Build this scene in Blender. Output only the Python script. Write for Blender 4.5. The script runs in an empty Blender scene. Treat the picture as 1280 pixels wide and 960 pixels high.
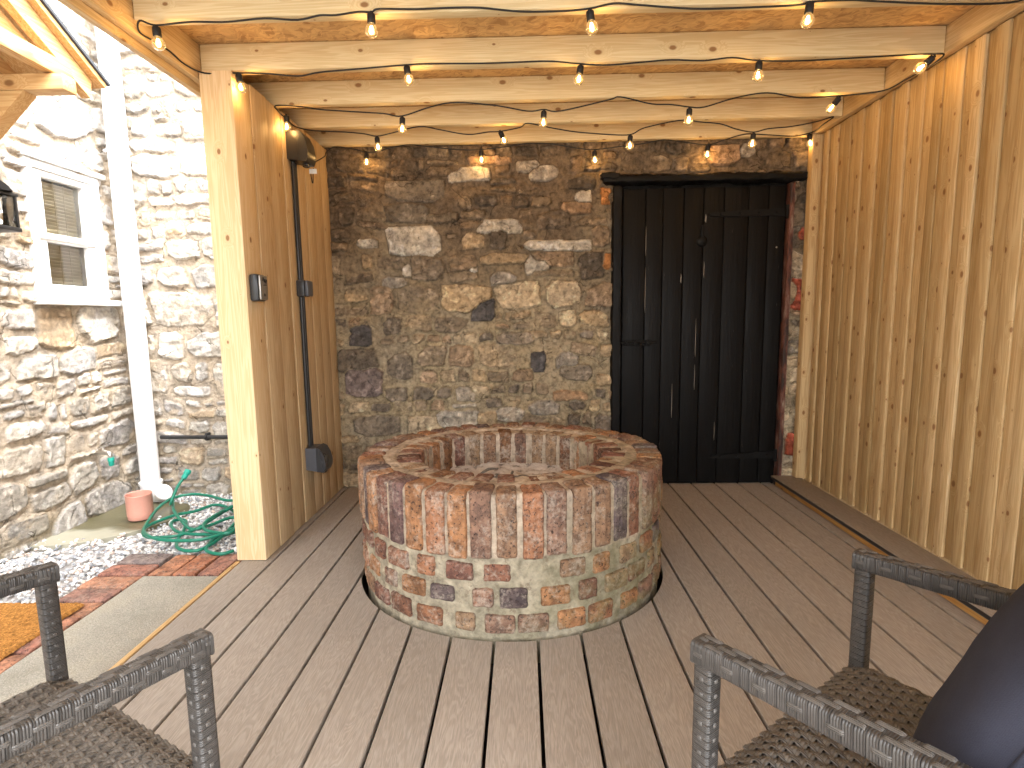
import bpy, math, random
import numpy as np
from mathutils import Matrix, Vector

random.seed(7); RNG = np.random.RandomState(7)
rad = math.radians
scene = bpy.context.scene
COL = scene.collection

# ------------------------------------------------------------------ camera
cam = bpy.data.cameras.new('camera'); cam_ob = bpy.data.objects.new('camera', cam); COL.objects.link(cam_ob)
cam.sensor_width = 36.0; cam.lens = 677.29 / 1280 * 36.0
cam.clip_start = 0.02; cam.clip_end = 500
cam_ob.matrix_world = Matrix(((0.99969984, 0.01160904, 0.02157458, 0.0),
                              (0.01999059, 0.12257362, -0.99225807, 0.0),
                              (-0.01416364, 0.99239152, 0.12230475, 1.095),
                              (0, 0, 0, 1)))
scene.camera = cam_ob
scene.render.resolution_x = 1024; scene.render.resolution_y = 768

# ------------------------------------------------------------------ sky, sun, exposure
SUN_EL, SUN_AZ = rad(60), rad(118)        # azimuth the light comes FROM, measured from +Y clockwise
SKY_STRENGTH, SUN_STRENGTH, EXPOSURE = 0.15, 0.5, 3.58
world = bpy.data.worlds.new('World'); scene.world = world; world.use_nodes = True
wn = world.node_tree
sky = wn.nodes.new('ShaderNodeTexSky'); sky.sky_type = 'NISHITA'; sky.sun_disc = False
sky.sun_elevation = SUN_EL; sky.sun_rotation = SUN_AZ; sky.air_density = 1.0; sky.dust_density = 4.0
hs = wn.nodes.new('ShaderNodeHueSaturation'); hs.inputs['Saturation'].default_value = 0.12
bg = wn.nodes['Background']; bg.inputs['Strength'].default_value = SKY_STRENGTH
wn.links.new(sky.outputs[0], hs.inputs['Color']); wn.links.new(hs.outputs[0], bg.inputs['Color'])
sun = bpy.data.lights.new('sun', 'SUN'); sun.energy = SUN_STRENGTH; sun.angle = rad(60); sun.color = (1.0, 0.96, 0.9)
sun_ob = bpy.data.objects.new('sun', sun); COL.objects.link(sun_ob)
d = Vector((-math.sin(SUN_AZ) * math.cos(SUN_EL), -math.cos(SUN_AZ) * math.cos(SUN_EL), -math.sin(SUN_EL)))
sun_ob.rotation_euler = d.to_track_quat('-Z', 'Y').to_euler(); sun_ob.location = (0, -4, 6)
vs = scene.view_settings
vs.view_transform = 'Standard'; vs.look = 'None'; vs.exposure = EXPOSURE; vs.gamma = 1.0; vs.use_curve_mapping = False
scene.cycles.max_bounces = 10; scene.cycles.diffuse_bounces = 6; scene.cycles.transparent_max_bounces = 12
scene.cycles.use_denoising = True; scene.cycles.sample_clamp_indirect = 6.0

# ------------------------------------------------------------------ helpers: objects
def empty(name, loc=(0, 0, 0), rz=0.0):
    o = bpy.data.objects.new(name, None); COL.objects.link(o); o.location = loc; o.rotation_euler = (0, 0, rz)
    o.empty_display_size = 0.1
    return o
def tag(o, label=None, cat=None, group=None, kind=None):
    if label: o['label'] = label
    if cat: o['category'] = cat
    if group: o['group'] = group
    if kind: o['kind'] = kind
    return o
def struct(o): o['kind'] = 'structure'; return o

class MB:
    """collects vertices, faces and a colour per vertex, and links them as one mesh object"""
    def __init__(s): s.v = []; s.c = []; s.loops = []; s.starts = []; s.nv = 0; s.nl = 0
    def add(s, V, F, col=(1, 0.5, 0.5), M=None):
        V = np.asarray(V, float).reshape(-1, 3)
        if M is not None:
            A = np.array(M); V = V @ A[:3, :3].T + A[:3, 3]
        C = np.asarray(col, float)
        if C.ndim == 1: C = np.tile(C[:3], (len(V), 1))
        s.v.append(V); s.c.append(C[:, :3])
        if isinstance(F, np.ndarray):
            k = F.shape[1]; n = len(F)
            s.loops.append((F + s.nv).ravel()); s.starts.append(s.nl + np.arange(n) * k); s.nl += n * k
        else:
            fl = []; st = []
            for f in F: st.append(s.nl + len(fl)); fl += [i + s.nv for i in f]
            s.loops.append(np.array(fl, int)); s.starts.append(np.array(st, int)); s.nl += len(fl)
        s.nv += len(V)
        return s
    def rbox(s, x0, x1, y0, y1, z0, z1, r=0.003, col=(1, 0.5, 0.5), M=None, taper=None):
        h = np.array([(x1 - x0) / 2, (y1 - y0) / 2, (z1 - z0) / 2]); c = np.array([(x0 + x1) / 2, (y0 + y1) / 2, (z0 + z1) / 2])
        r = min(r, h.min() * 0.9)
        V, F = CUBE
        t = np.where(np.abs(V) == 2, np.sign(V) * h, np.sign(V) * (h - r))
        inner = np.clip(t, -(h - r), h - r); d = t - inner
        n = np.linalg.norm(d, axis=1, keepdims=True); n[n == 0] = 1
        P = inner + d / n * r + c
        if taper is not None: P = taper(P)
        return s.add(P, F, col, M)
    def tube(s, pts, r, n=10, col=(1, 0.5, 0.5), closed=False, smooth=0, cap=True, M=None):
        P = np.asarray(pts, float)
        if smooth: P = catmull(P, smooth, closed)
        m = len(P); R = np.full(m, r) if np.isscalar(r) else np.interp(np.linspace(0, 1, m), np.linspace(0, 1, len(r)), r)
        T = np.gradient(P, axis=0)
        if closed: T = np.roll(P, -1, 0) - np.roll(P, 1, 0)
        T /= np.maximum(np.linalg.norm(T, axis=1, keepdims=True), 1e-9)
        u = np.cross(T[0], [0, 0, 1.0]);
        if np.linalg.norm(u) < 1e-3: u = np.cross(T[0], [0, 1.0, 0])
        u /= np.linalg.norm(u); U = []
        for t in T:
            u = u - t * (u @ t); u /= max(np.linalg.norm(u), 1e-9); U.append(u)
        U = np.array(U); W = np.cross(T, U)
        a = np.linspace(0, 2 * np.pi, n, endpoint=False)
        V = P[:, None] + R[:, None, None] * (U[:, None] * np.cos(a)[None, :, None] + W[:, None] * np.sin(a)[None, :, None])
        i = np.arange(m if closed else m - 1)[:, None] * n; j = np.arange(n)[None]
        k = (np.arange(m if closed else m - 1)[:, None] + 1) % m * n; jn = (j + 1) % n
        F = np.stack([i + j, i + jn, k + jn, k + j], -1).reshape(-1, 4)
        if cap and not closed:
            F = [tuple(f) for f in F] + [tuple(range(n))[::-1], tuple(range((m - 1) * n, m * n))]
        return s.add(V.reshape(-1, 3), F, col, M)
    def lathe(s, prof, n=24, c=(0, 0, 0), col=(1, 0.5, 0.5), M=None):
        p = np.asarray(prof, float); m = len(p); a = np.linspace(0, 2 * np.pi, n, endpoint=False)
        V = np.stack([p[:, None, 0] * np.cos(a), p[:, None, 0] * np.sin(a), np.repeat(p[:, 1:2], n, 1)], -1) + np.array(c)
        i = np.arange(m - 1)[:, None] * n; j = np.arange(n)[None]; jn = (j + 1) % n
        F = np.stack([i + j, i + jn, i + n + jn, i + n + j], -1).reshape(-1, 4)
        return s.add(V.reshape(-1, 3), F, col, M)
    def prism(s, poly, axis, a0, a1, col=(1, 0.5, 0.5), M=None):
        n = len(poly); V = []
        for a in (a0, a1):
            for p, q in poly: V.append({'x': (a, p, q), 'y': (p, a, q), 'z': (p, q, a)}[axis])
        F = [tuple(range(n)), tuple(range(2 * n - 1, n - 1, -1))] + [(i, (i + 1) % n, n + (i + 1) % n, n + i) for i in range(n)]
        return s.add(V, F, col, M)
    def build(s, name, mat, parent=None, angle=40, flat=False):
        V = np.concatenate(s.v).astype(np.float32); C = np.concatenate(s.c); L = np.concatenate(s.loops).astype(np.int32)
        S = np.concatenate(s.starts).astype(np.int32)
        me = bpy.data.meshes.new(name)
        me.vertices.add(len(V)); me.vertices.foreach_set('co', V.ravel())
        me.loops.add(len(L)); me.loops.foreach_set('vertex_index', L)
        me.polygons.add(len(S)); me.polygons.foreach_set('loop_start', S)
        me.update(calc_edges=True); me.validate()
        at = me.color_attributes.new('Col', 'FLOAT_COLOR', 'POINT')
        at.data.foreach_set('color', np.concatenate([C, np.ones((len(C), 1))], 1).astype(np.float32).ravel())
        if flat: me.shade_flat()
        else:
            me.shade_smooth()
            if angle < 180: me.set_sharp_from_angle(angle=rad(angle))
        me.materials.append(mat)
        o = bpy.data.objects.new(name, me); COL.objects.link(o)
        if parent is not None: o.parent = parent
        return o

def _cube():
    vals = (-2, -1, 1, 2); idx = {}; V = []; F = []
    def vid(p):
        if p not in idx: idx[p] = len(V); V.append(p)
        return idx[p]
    for ax in range(3):
        for sg in (-2, 2):
            for i in range(3):
                for j in range(3):
                    q = []
                    for a, b in ((i, j), (i + 1, j), (i + 1, j + 1), (i, j + 1)):
                        p = [0, 0, 0]; p[ax] = sg; p[(ax + 1) % 3] = vals[a]; p[(ax + 2) % 3] = vals[b]; q.append(vid(tuple(p)))
                    F.append(tuple(q if sg > 0 else q[::-1]))
    return np.array(V, float), np.array(F)
CUBE = _cube()

def catmull(P, k, closed=False):
    P = np.asarray(P, float); n = len(P); out = []
    for i in range(n if closed else n - 1):
        if closed: a, b, c, e = P[(i - 1) % n], P[i], P[(i + 1) % n], P[(i + 2) % n]
        else: a, b, c, e = P[max(i - 1, 0)], P[i], P[i + 1], P[min(i + 2, n - 1)]
        for t in np.arange(k) / k:
            out.append(0.5 * (2 * b + (c - a) * t + (2 * a - 5 * b + 4 * c - e) * t * t + (3 * b - a - 3 * c + e) * t ** 3))
    if not closed: out.append(P[-1])
    return np.array(out)
def sstep(a, b, x): t = np.clip((x - a) / (b - a), 0, 1); return t * t * (3 - 2 * t)
_LAT = {}
def vnoise(x, y, seed):
    if seed not in _LAT: _LAT[seed] = np.random.RandomState(seed).rand(256, 256)
    L = _LAT[seed]; xi = np.floor(x).astype(int); yi = np.floor(y).astype(int); fx = x - xi; fy = y - yi
    fx = fx * fx * (3 - 2 * fx); fy = fy * fy * (3 - 2 * fy); x0 = xi & 255; y0 = yi & 255; x1 = (x0 + 1) & 255; y1 = (y0 + 1) & 255
    return (L[x0, y0] * (1 - fx) + L[x1, y0] * fx) * (1 - fy) + (L[x0, y1] * (1 - fx) + L[x1, y1] * fx) * fy
def fbm(x, y, f, seed, oct=4, gain=0.5):
    s = 0; a = 1; t = 0
    for o in range(oct): s = s + a * vnoise(x * f + 17.3 * o, y * f + 5.1 * o, seed + o); t += a; a *= gain; f *= 2.03
    return s / t

# ------------------------------------------------------------------ helpers: materials
class G:
    def __init__(s, name, rough=0.6, spec=0.4):
        s.m = bpy.data.materials.new(name); s.m.use_nodes = True; s.t = s.m.node_tree; s.b = s.t.nodes['Principled BSDF']
        s.b.inputs['Roughness'].default_value = rough; s.b.inputs['Specular IOR Level'].default_value = spec
    def put(s, sock, v):
        if isinstance(v, bpy.types.NodeSocket): s.t.links.new(v, sock)
        elif isinstance(v, (tuple, list)) and sock.type == 'RGBA': sock.default_value = (*v[:3], 1)
        else: sock.default_value = v
    def n(s, ty, props=None, **inp):
        nd = s.t.nodes.new(ty)
        for k, v in (props or {}).items(): setattr(nd, k, v)
        for k, v in inp.items(): s.put(nd.inputs[int(k[1:])] if k[0] == 'i' and k[1:].isdigit() else nd.inputs[k.replace('_', ' ')], v)
        return nd
    def ma(s, op, a, b=0.0, c=0.0, clamp=False): return s.n('ShaderNodeMath', {'operation': op, 'use_clamp': clamp}, i0=a, i1=b, i2=c).outputs[0]
    def vm(s, op, a, b=(0, 0, 0)): 
        nd = s.n('ShaderNodeVectorMath', {'operation': op}, i0=a, i1=b); return nd.outputs['Value' if op in ('LENGTH', 'DOT_PRODUCT', 'DISTANCE') else 'Vector']
    def mix(s, f, a, b, blend='MIX'):
        nd = s.t.nodes.new('ShaderNodeMix'); nd.data_type = 'RGBA'; nd.blend_type = blend
        s.put(nd.inputs[0], f); s.put(nd.inputs[6], a); s.put(nd.inputs[7], b); return nd.outputs[2]
    def ramp(s, f, stops):
        nd = s.t.nodes.new('ShaderNodeValToRGB'); s.put(nd.inputs[0], f); e = nd.color_ramp.elements
        while len(e) < len(stops): e.new(0.5)
        for k, (p, c) in enumerate(stops):
            e[k].position = p; e[k].color = (*c, 1) if isinstance(c, (tuple, list)) else (c, c, c, 1)
        return nd.outputs[0]
    def mr(s, f, a, b, c=0.0, e=1.0): return s.n('ShaderNodeMapRange', {'interpolation_type': 'SMOOTHSTEP'}, i0=f, i1=a, i2=b, i3=c, i4=e).outputs[0]
    def pos(s, scale=(1, 1, 1)):
        o = s.t.nodes.new('ShaderNodeTexCoord').outputs['Object']
        return o if scale == (1, 1, 1) else s.vm('MULTIPLY', o, scale)
    def noise(s, v, scale, detail=4, rough=0.55, dist=0.0): return s.n('ShaderNodeTexNoise', None, Vector=v, Scale=scale, Detail=detail, Roughness=rough, Distortion=dist).outputs[0]
    def attr(s): return s.n('ShaderNodeAttribute', {'attribute_name': 'Col'})
    def bump(s, h, strength=0.5, dist=0.005, nrm=None):
        nd = s.n('ShaderNodeBump', None, Strength=strength, Distance=dist, Height=h)
        if nrm is not None: s.put(nd.inputs['Normal'], nrm)
        return nd.outputs[0]
    def out(s, col=None, rough=None, nrm=None, **kw):
        if col is not None: s.put(s.b.inputs['Base Color'], col)
        if rough is not None: s.put(s.b.inputs['Roughness'], rough)
        if nrm is not None: s.put(s.b.inputs['Normal'], nrm)
        for k, v in kw.items(): s.put(s.b.inputs[k.replace('_', ' ')], v)
        return s.m

def plain(name, col, rough=0.5, var=0.12, bump=0.15, scale=60, spec=0.4, **kw):
    g = G(name, rough, spec); p = g.pos(); n = g.noise(p, scale, 5); n2 = g.noise(p, 4, 3)
    c = g.mix(1.0, col, g.ramp(g.ma('ADD', g.ma('MULTIPLY', n, 0.5), g.ma('MULTIPLY', n2, 0.5)), [(0.3, 1 - var), (0.7, 1 + var)]), 'MULTIPLY')
    return g.out(c, g.mr(n2, 0.3, 0.7, rough * 0.85, min(1, rough * 1.15)), g.bump(n, bump, 0.002), **kw)

def wood(name, axis, light, dark, knot=(0.20, 0.085, 0.025), rough=0.62, knots=1.0, grain=1.0, dens=(10.0, 2.6)):
    """planed softwood: grain along one axis, knots with bent grain; vertex colour = tint, offset, offset"""
    g = G(name, rough, 0.3); a = g.attr(); sep = g.n('ShaderNodeSeparateColor', None, Color=a.outputs['Color'])
    k = 'xyz'.index(axis); o = g.pos()
    off = g.n('ShaderNodeCombineXYZ', None, X=g.ma('MULTIPLY', sep.outputs[1], 31.0), Y=g.ma('MULTIPLY', sep.outputs[2], 47.0), Z=g.ma('MULTIPLY', sep.outputs[1], 23.0)).outputs[0]
    p = g.vm('ADD', o, off)
    xyz = g.n('ShaderNodeSeparateXYZ', None, Vector=p); ca, cb = [q for q in range(3) if q != k]
    across = g.ma('SUBTRACT', xyz.outputs[ca], xyz.outputs[cb])
    vp = g.n('ShaderNodeCombineXYZ', None, X=g.ma('MULTIPLY', across, dens[0]), Y=g.ma('MULTIPLY', xyz.outputs[k], dens[1]), Z=0.0).outputs[0]
    vor = g.n('ShaderNodeTexVoronoi', {'voronoi_dimensions': '2D'}, Vector=vp, Scale=1.0, Randomness=1.0)
    dv = g.vm('SUBTRACT', vp, vor.outputs['Position'])
    dist = g.vm('LENGTH', g.vm('MULTIPLY', dv, (1 / dens[0], 0.62 / dens[1], 0.0)))
    rnd = g.n('ShaderNodeSeparateColor', None, Color=vor.outputs['Color'])
    kr = g.ma('MULTIPLY', g.mr(rnd.outputs[0], 0.15, 1.0, 0.0, 0.0105), knots)
    kmask = g.mr(g.ma('DIVIDE', dist, g.ma('ADD', kr, 1e-4)), 0.6, 1.25, 1.0, 0.0)
    halo = g.mr(g.ma('DIVIDE', dist, g.ma('ADD', kr, 1e-4)), 0.8, 4.0, 1.0, 0.0)
    s1 = [22.0, 22.0, 22.0]; s1[k] = 0.9
    warp = g.vm('SCALE', (1, 1, 1)); wn_ = warp.node; g.put(wn_.inputs['Scale'], g.ma('MULTIPLY', halo, 0.045))
    pw = g.vm('ADD', g.vm('MULTIPLY', p, tuple(s1)), g.vm('MULTIPLY', warp, tuple(0.0 if i == k else 22.0 for i in range(3))))
    n1 = g.noise(pw, 1.0, 3, 0.6, 0.4)
    rings = g.ma('FRACT', g.ma('MULTIPLY', n1, 9.0))
    rings = g.ma('MULTIPLY', g.mr(rings, 0.0, 0.75, 0.0, 1.0), g.mr(rings, 0.8, 1.0, 1.0, 0.0))
    s2 = [420.0, 420.0, 420.0]; s2[k] = 9.0
    fib = g.noise(g.vm('MULTIPLY', p, tuple(s2)), 1.0, 2)
    big = g.noise(g.vm('MULTIPLY', p, tuple(6.0 if i != k else 0.8 for i in range(3))), 1.0, 3)
    f = g.ma('ADD', g.ma('MULTIPLY', rings, 0.42 * grain), g.ma('ADD', g.ma('MULTIPLY', big, 0.5), g.ma('MULTIPLY', fib, 0.22)))
    c = g.mix(g.mr(f, 0.25, 0.95), light, dark)
    c = g.mix(g.ma('MULTIPLY', halo, 0.35), c, dark)
    c = g.mix(g.ma('MULTIPLY', kmask, 0.85), c, knot)
    tint = g.n('ShaderNodeCombineColor', None, Red=sep.outputs[0], Green=g.ma('POWER', sep.outputs[0], 1.15), Blue=g.ma('POWER', sep.outputs[0], 1.5)).outputs[0]
    c = g.mix(1.0, c, tint, 'MULTIPLY')
    h = g.ma('SUBTRACT', g.ma('MULTIPLY', fib, 0.6), g.ma('MULTIPLY', rings, 0.35))
    return g.out(c, rough, g.bump(h, 0.25, 0.0015))

def bcol(lo=0.86, hi=1.08): return (random.uniform(lo, hi), random.random(), random.random())

def stone_mat(name, bump=0.7, fine=0.35):
    g = G(name, 0.9, 0.2); a = g.attr(); p = g.pos()
    n1 = g.noise(p, 34, 6, 0.65); n2 = g.noise(p, 130, 4, 0.6); n3 = g.noise(p, 7, 3)
    c = g.mix(1.0, a.outputs['Color'], g.ramp(n1, [(0.28, 1 - fine * 1.3), (0.5, 1.0), (0.75, 1 + fine)]), 'MULTIPLY')
    c = g.mix(g.mr(n2, 0.62, 0.72, 0, 0.5), c, g.mix(1.0, c, (1.9, 1.85, 1.75), 'MULTIPLY'))
    c = g.mix(g.mr(n2, 0.30, 0.38, 0.55, 0), c, g.mix(1.0, c, (0.35, 0.33, 0.3), 'MULTIPLY'))
    c = g.mix(1.0, c, g.ramp(n3, [(0.3, (0.85, 0.86, 0.9)), (0.7, (1.1, 1.06, 1.0))]), 'MULTIPLY')
    dn = g.n('ShaderNodeTexNoise', None, Vector=p, Scale=9.0, Detail=4.0)
    pv = g.vm('ADD', p, g.vm('MULTIPLY', g.vm('SUBTRACT', dn.outputs['Color'], (.5, .5, .5)), (.11, .11, .11)))
    cr = g.n('ShaderNodeTexVoronoi', {'feature': 'DISTANCE_TO_EDGE'}, Vector=pv, Scale=6.0).outputs['Distance']
    cm = g.ma('MULTIPLY', g.mr(cr, 0.003, 0.018, 1, 0), g.mr(g.noise(p, 9, 3), 0.50, 0.60))
    c = g.mix(g.ma('MULTIPLY', cm, 0.55), c, g.mix(1.0, c, (0.22, 0.2, 0.18), 'MULTIPLY'))
    h = g.ma('SUBTRACT', g.ma('ADD', g.ma('MULTIPLY', n1, 0.7), g.ma('MULTIPLY', n2, 0.3)), g.ma('MULTIPLY', cm, 0.5))
    return g.out(c, 0.9, g.bump(h, bump, 0.014))

# ------------------------------------------------------------------ rubble masonry
def rubble(W, H, res, seed, rows, palette, mortar, feats=(), recess=(), relief=(0.004, 0.03), mlev=0.008, wfac=(0.9, 2.6), gap=(0.002, 0.008)):
    """height field and colours of a rubble wall: polygonal stones in wavy courses, flush or proud of smeared mortar"""
    R = np.random.RandomState(seed); nu = int(W / res) + 1; nv = int(H / res) + 1
    u = np.linspace(0, W, nu)[:, None] * np.ones((1, nv)); v = np.linspace(0, H, nv)[None] * np.ones((nu, 1))
    wu = u + 0.07 * (fbm(u, v, 2.2, seed + 1, 2) - 0.5) + 0.022 * (fbm(u, v, 13, seed + 2, 3) - 0.5) + 0.010 * (fbm(u, v, 60, seed + 22, 2) - 0.5)
    wv = v + 0.10 * (fbm(u, v, 1.7, seed + 3, 2) - 0.5) + 0.022 * (fbm(u, v, 13, seed + 4, 3) - 0.5) + 0.010 * (fbm(u, v, 60, seed + 24, 2) - 0.5)
    st = []; y = -0.1
    while y < H + 0.1:
        rh = R.uniform(*rows) * R.choice([0.7, 1.0, 1.3]); x = -R.uniform(0, 0.3) - 0.1
        while x < W + 0.1:
            w = rh * R.uniform(*wfac); w = min(w, 0.42)
            if rh > 0.1 and R.rand() < 0.38:
                q = R.uniform(0.3, 0.7)
                st.append((x, y, x + w, y + rh * q)); w2 = w
                if R.rand() < 0.5: st.append((x, y + rh * q, x + w * 0.55, y + rh)); st.append((x + w * 0.55, y + rh * q, x + w, y + rh))
                else: st.append((x, y + rh * q, x + w, y + rh))
            else: st.append((x, y, x + w, y + rh))
            x += w
        y += rh
    st = [(s, None) for s in st] + [((f[0], f[1], f[2], f[3]), f[4]) for f in feats]
    d1 = np.full((nu, nv), -9.0); d2 = np.full((nu, nv), -9.0); ids = np.zeros((nu, nv), int)
    feat_boxes = [s for s, k in st if k]
    n = len(st); base = np.zeros(n); rgh = np.zeros(n); tu = np.zeros(n); tv = np.zeros(n); cx = np.zeros(n); cy = np.zeros(n); col = np.zeros((n, 3)); ew = np.zeros(n); bury = np.zeros(n)
    for i, ((x0, y0, x1, y1), kind) in enumerate(st):
        mx, my = (x0 + x1) / 2, (y0 + y1) / 2; cx[i], cy[i] = mx, my
        if kind is None and any(f[0] - 0.015 < mx < f[2] + 0.015 and f[1] - 0.015 < my < f[3] + 0.015 for f in feat_boxes): continue
        g = R.uniform(*gap); X0, Y0, X1, Y1 = x0 + g, y0 + g, x1 - g, y1 - g
        if X1 - X0 < 0.02 or Y1 - Y0 < 0.012: X0, Y0, X1, Y1 = x0 + 0.004, y0 + 0.004, x1 - 0.004, y1 - 0.004
        w, h = X1 - X0, Y1 - Y0; m = min(w, h); pts = []
        for (px, py, dx, dy) in ((X0, Y0, 1, 1), (X1, Y0, -1, 1), (X1, Y1, -1, -1), (X0, Y1, 1, -1)):
            ca, cb = R.uniform(0.03, 0.34) * m * min(2, w / m), R.uniform(0.03, 0.34) * m
            jx, jy = R.uniform(-0.05, 0.09) * m, R.uniform(-0.05, 0.09) * m
            A = (px + dx * (ca + jx), py + dy * jy); B = (px + dx * jx, py + dy * (cb + jy))
            pts += [B, A] if (dx * dy > 0) else [A, B]
        iu0 = max(0, int((x0 - 0.12) / res)); iu1 = min(nu, int((x1 + 0.12) / res) + 1); iv0 = max(0, int((y0 - 0.12) / res)); iv1 = min(nv, int((y1 + 0.12) / res) + 1)
        if iu1 <= iu0 or iv1 <= iv0: continue
        U = wu[iu0:iu1, iv0:iv1]; Vv = wv[iu0:iu1, iv0:iv1]
        if kind: U = 0.35 * U + 0.65 * u[iu0:iu1, iv0:iv1]; Vv = 0.35 * Vv + 0.65 * v[iu0:iu1, iv0:iv1]
        d = np.full(U.shape, 9.0)
        for a in range(8):
            p, q = pts[a], pts[(a + 1) % 8]; ex, ey = q[0] - p[0], q[1] - p[1]; L = math.hypot(ex, ey)
            if L < 1e-5: continue
            d = np.minimum(d, ((U - p[0]) * -ey + (Vv - p[1]) * ex) / L)
        if kind: d = d + 0.004
        D1 = d1[iu0:iu1, iv0:iv1]; D2 = d2[iu0:iu1, iv0:iv1]; I = ids[iu0:iu1, iv0:iv1]
        up = d > D1; D2[:] = np.where(up, D1, np.maximum(D2, d)); I[:] = np.where(up, i, I); D1[:] = np.where(up, d, D1)
        base[i] = R.uniform(*relief); rgh[i] = R.uniform(0.004, 0.014); tu[i] = R.uniform(-0.05, 0.05); tv[i] = R.uniform(-0.07, 0.07); ew[i] = R.uniform(0.004, 0.013)
        bury[i] = R.uniform(-0.010, 0.000) if R.rand() < 0.8 else R.uniform(0.0, 0.010)
        col[i] = palette(R, mx, my, kind)
        if kind: base[i] = max(base[i], relief[1] * 0.75); bury[i] = -0.006
    e = np.minimum(d1, (d1 - d2) * 0.7)
    prof = sstep(0, 1, e / ew[ids]); n1 = fbm(u, v, 16, seed + 5, 5); n2 = fbm(u, v, 70, seed + 6, 3); n3 = fbm(u, v, 3.0, seed + 7, 3)
    strat = fbm(u * 0.35, v + 0.15 * u * (tu[ids] * 10), 34, seed + 9, 3)
    hs = (base[ids] + tu[ids] * (u - cx[ids]) + tv[ids] * (v - cy[ids]) + (n1 - 0.5) * rgh[ids] * 2.2 + (strat - 0.5) * rgh[ids] * 1.3 + (n2 - 0.5) * 0.004) * prof - (1 - prof) * 0.006
    hm = mlev + bury[ids] * 0.8 + (n3 - 0.5) * 0.010 + (fbm(u, v, 24, seed + 8, 3) - 0.5) * 0.007 - sstep(0.0, 0.012, -d1) * 0.003
    ring = np.exp(-((d1 - 0.001) / 0.0042) ** 2) * sstep(0.35, 0.6, fbm(u, v, 11, seed + 15, 3)); hm = hm - 0.0055 * ring; hs = hs - 0.004 * ring
    s = sstep(-0.001, 0.0022, hs - hm); h = np.maximum(hs, hm)
    cs = col[ids] * (0.68 + 0.64 * fbm(u, v, 22, seed + 11, 4))[..., None] * (1 + 0.35 * (strat - 0.5))[..., None]
    lich = sstep(0.60, 0.72, fbm(u, v, 30, seed + 12, 4))[..., None]; cs = cs * (1 - 0.5 * lich) + 0.5 * lich * np.minimum(cs * 2.0 + 0.03, 0.75)
    cm = mortar(u, v) * (0.8 + 0.4 * fbm(u, v, 40, seed + 13, 3))[..., None]
    C = cs * s[..., None] + cm * (1 - s[..., None]); C = C * (1 - 0.36 * ring[..., None])
    for (a, b, c, dd, dep, cc) in recess:
        m = (u > a) & (u < c) & (v > b) & (v < dd); h = np.where(m, dep, h); C[m] = cc
    iu = np.arange(nu - 1)[:, None] * nv; iv = np.arange(nv - 1)[None]
    F = np.stack([iu + iv, iu + nv + iv, iu + nv + iv + 1, iu + iv + 1], -1).reshape(-1, 4)
    return u.ravel(), v.ravel(), h.ravel(), C.reshape(-1, 3), F

# --- ground and paving ---------------------------------------------------------------
m_soil = plain('soil', (0.16, 0.14, 0.11), 0.95, 0.3, 0.6, 25)
g = MB(); g.add([(-160, -160, -0.16), (160, -160, -0.16), (160, 160, -0.16), (-160, 160, -0.16)], [(0, 1, 2, 3)])
struct(g.build('ground', plain('yard_ground', (0.34, 0.33, 0.31), 0.95, 0.2, 0.5, 8)))

def concrete_mat(name, c, grit=0.35):
    g = G(name, 0.92, 0.25); p = g.pos(); n = g.noise(p, 3.2, 5, 0.6); f = g.noise(p, 220, 3, 0.7); v = g.n('ShaderNodeTexVoronoi', None, Vector=p, Scale=170.0)
    col = g.mix(1.0, c, g.ramp(n, [(0.3, (0.74, 0.76, 0.74)), (0.5, 1.0), (0.75, (1.15, 1.12, 1.05))]), 'MULTIPLY')
    col = g.mix(1.0, col, g.ramp(f, [(0.3, 1 - grit), (0.65, 1 + grit * 0.6)]), 'MULTIPLY')
    col = g.mix(g.mr(v.outputs['Distance'], 0.12, 0.3, 0.35, 0.0), col, (0.62, 0.6, 0.56))
    return g.out(col, 0.92, g.bump(g.ma('ADD', f, g.ma('MULTIPLY', v.outputs['Distance'], 0.5)), 0.5, 0.004))
g = MB(); nx, ny = 20, 110
xs = np.linspace(-1.705, -1.332, nx); ys = np.linspace(-1.4, 2.262, ny); X, Y = np.meshgrid(xs, ys, indexing='ij')
Zc = -0.03 + 0.008 * (fbm(X, Y, 3, 61, 3) - 0.5)
i = np.arange(nx - 1)[:, None] * ny; j = np.arange(ny - 1)[None]
g.add(np.stack([X, Y, Zc], -1).reshape(-1, 3), np.stack([i + j, i + ny + j, i + ny + j + 1, i + j + 1], -1).reshape(-1, 4))
struct(g.build('concrete_path', concrete_mat('path_concrete', (0.33, 0.315, 0.27)), angle=180))

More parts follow.
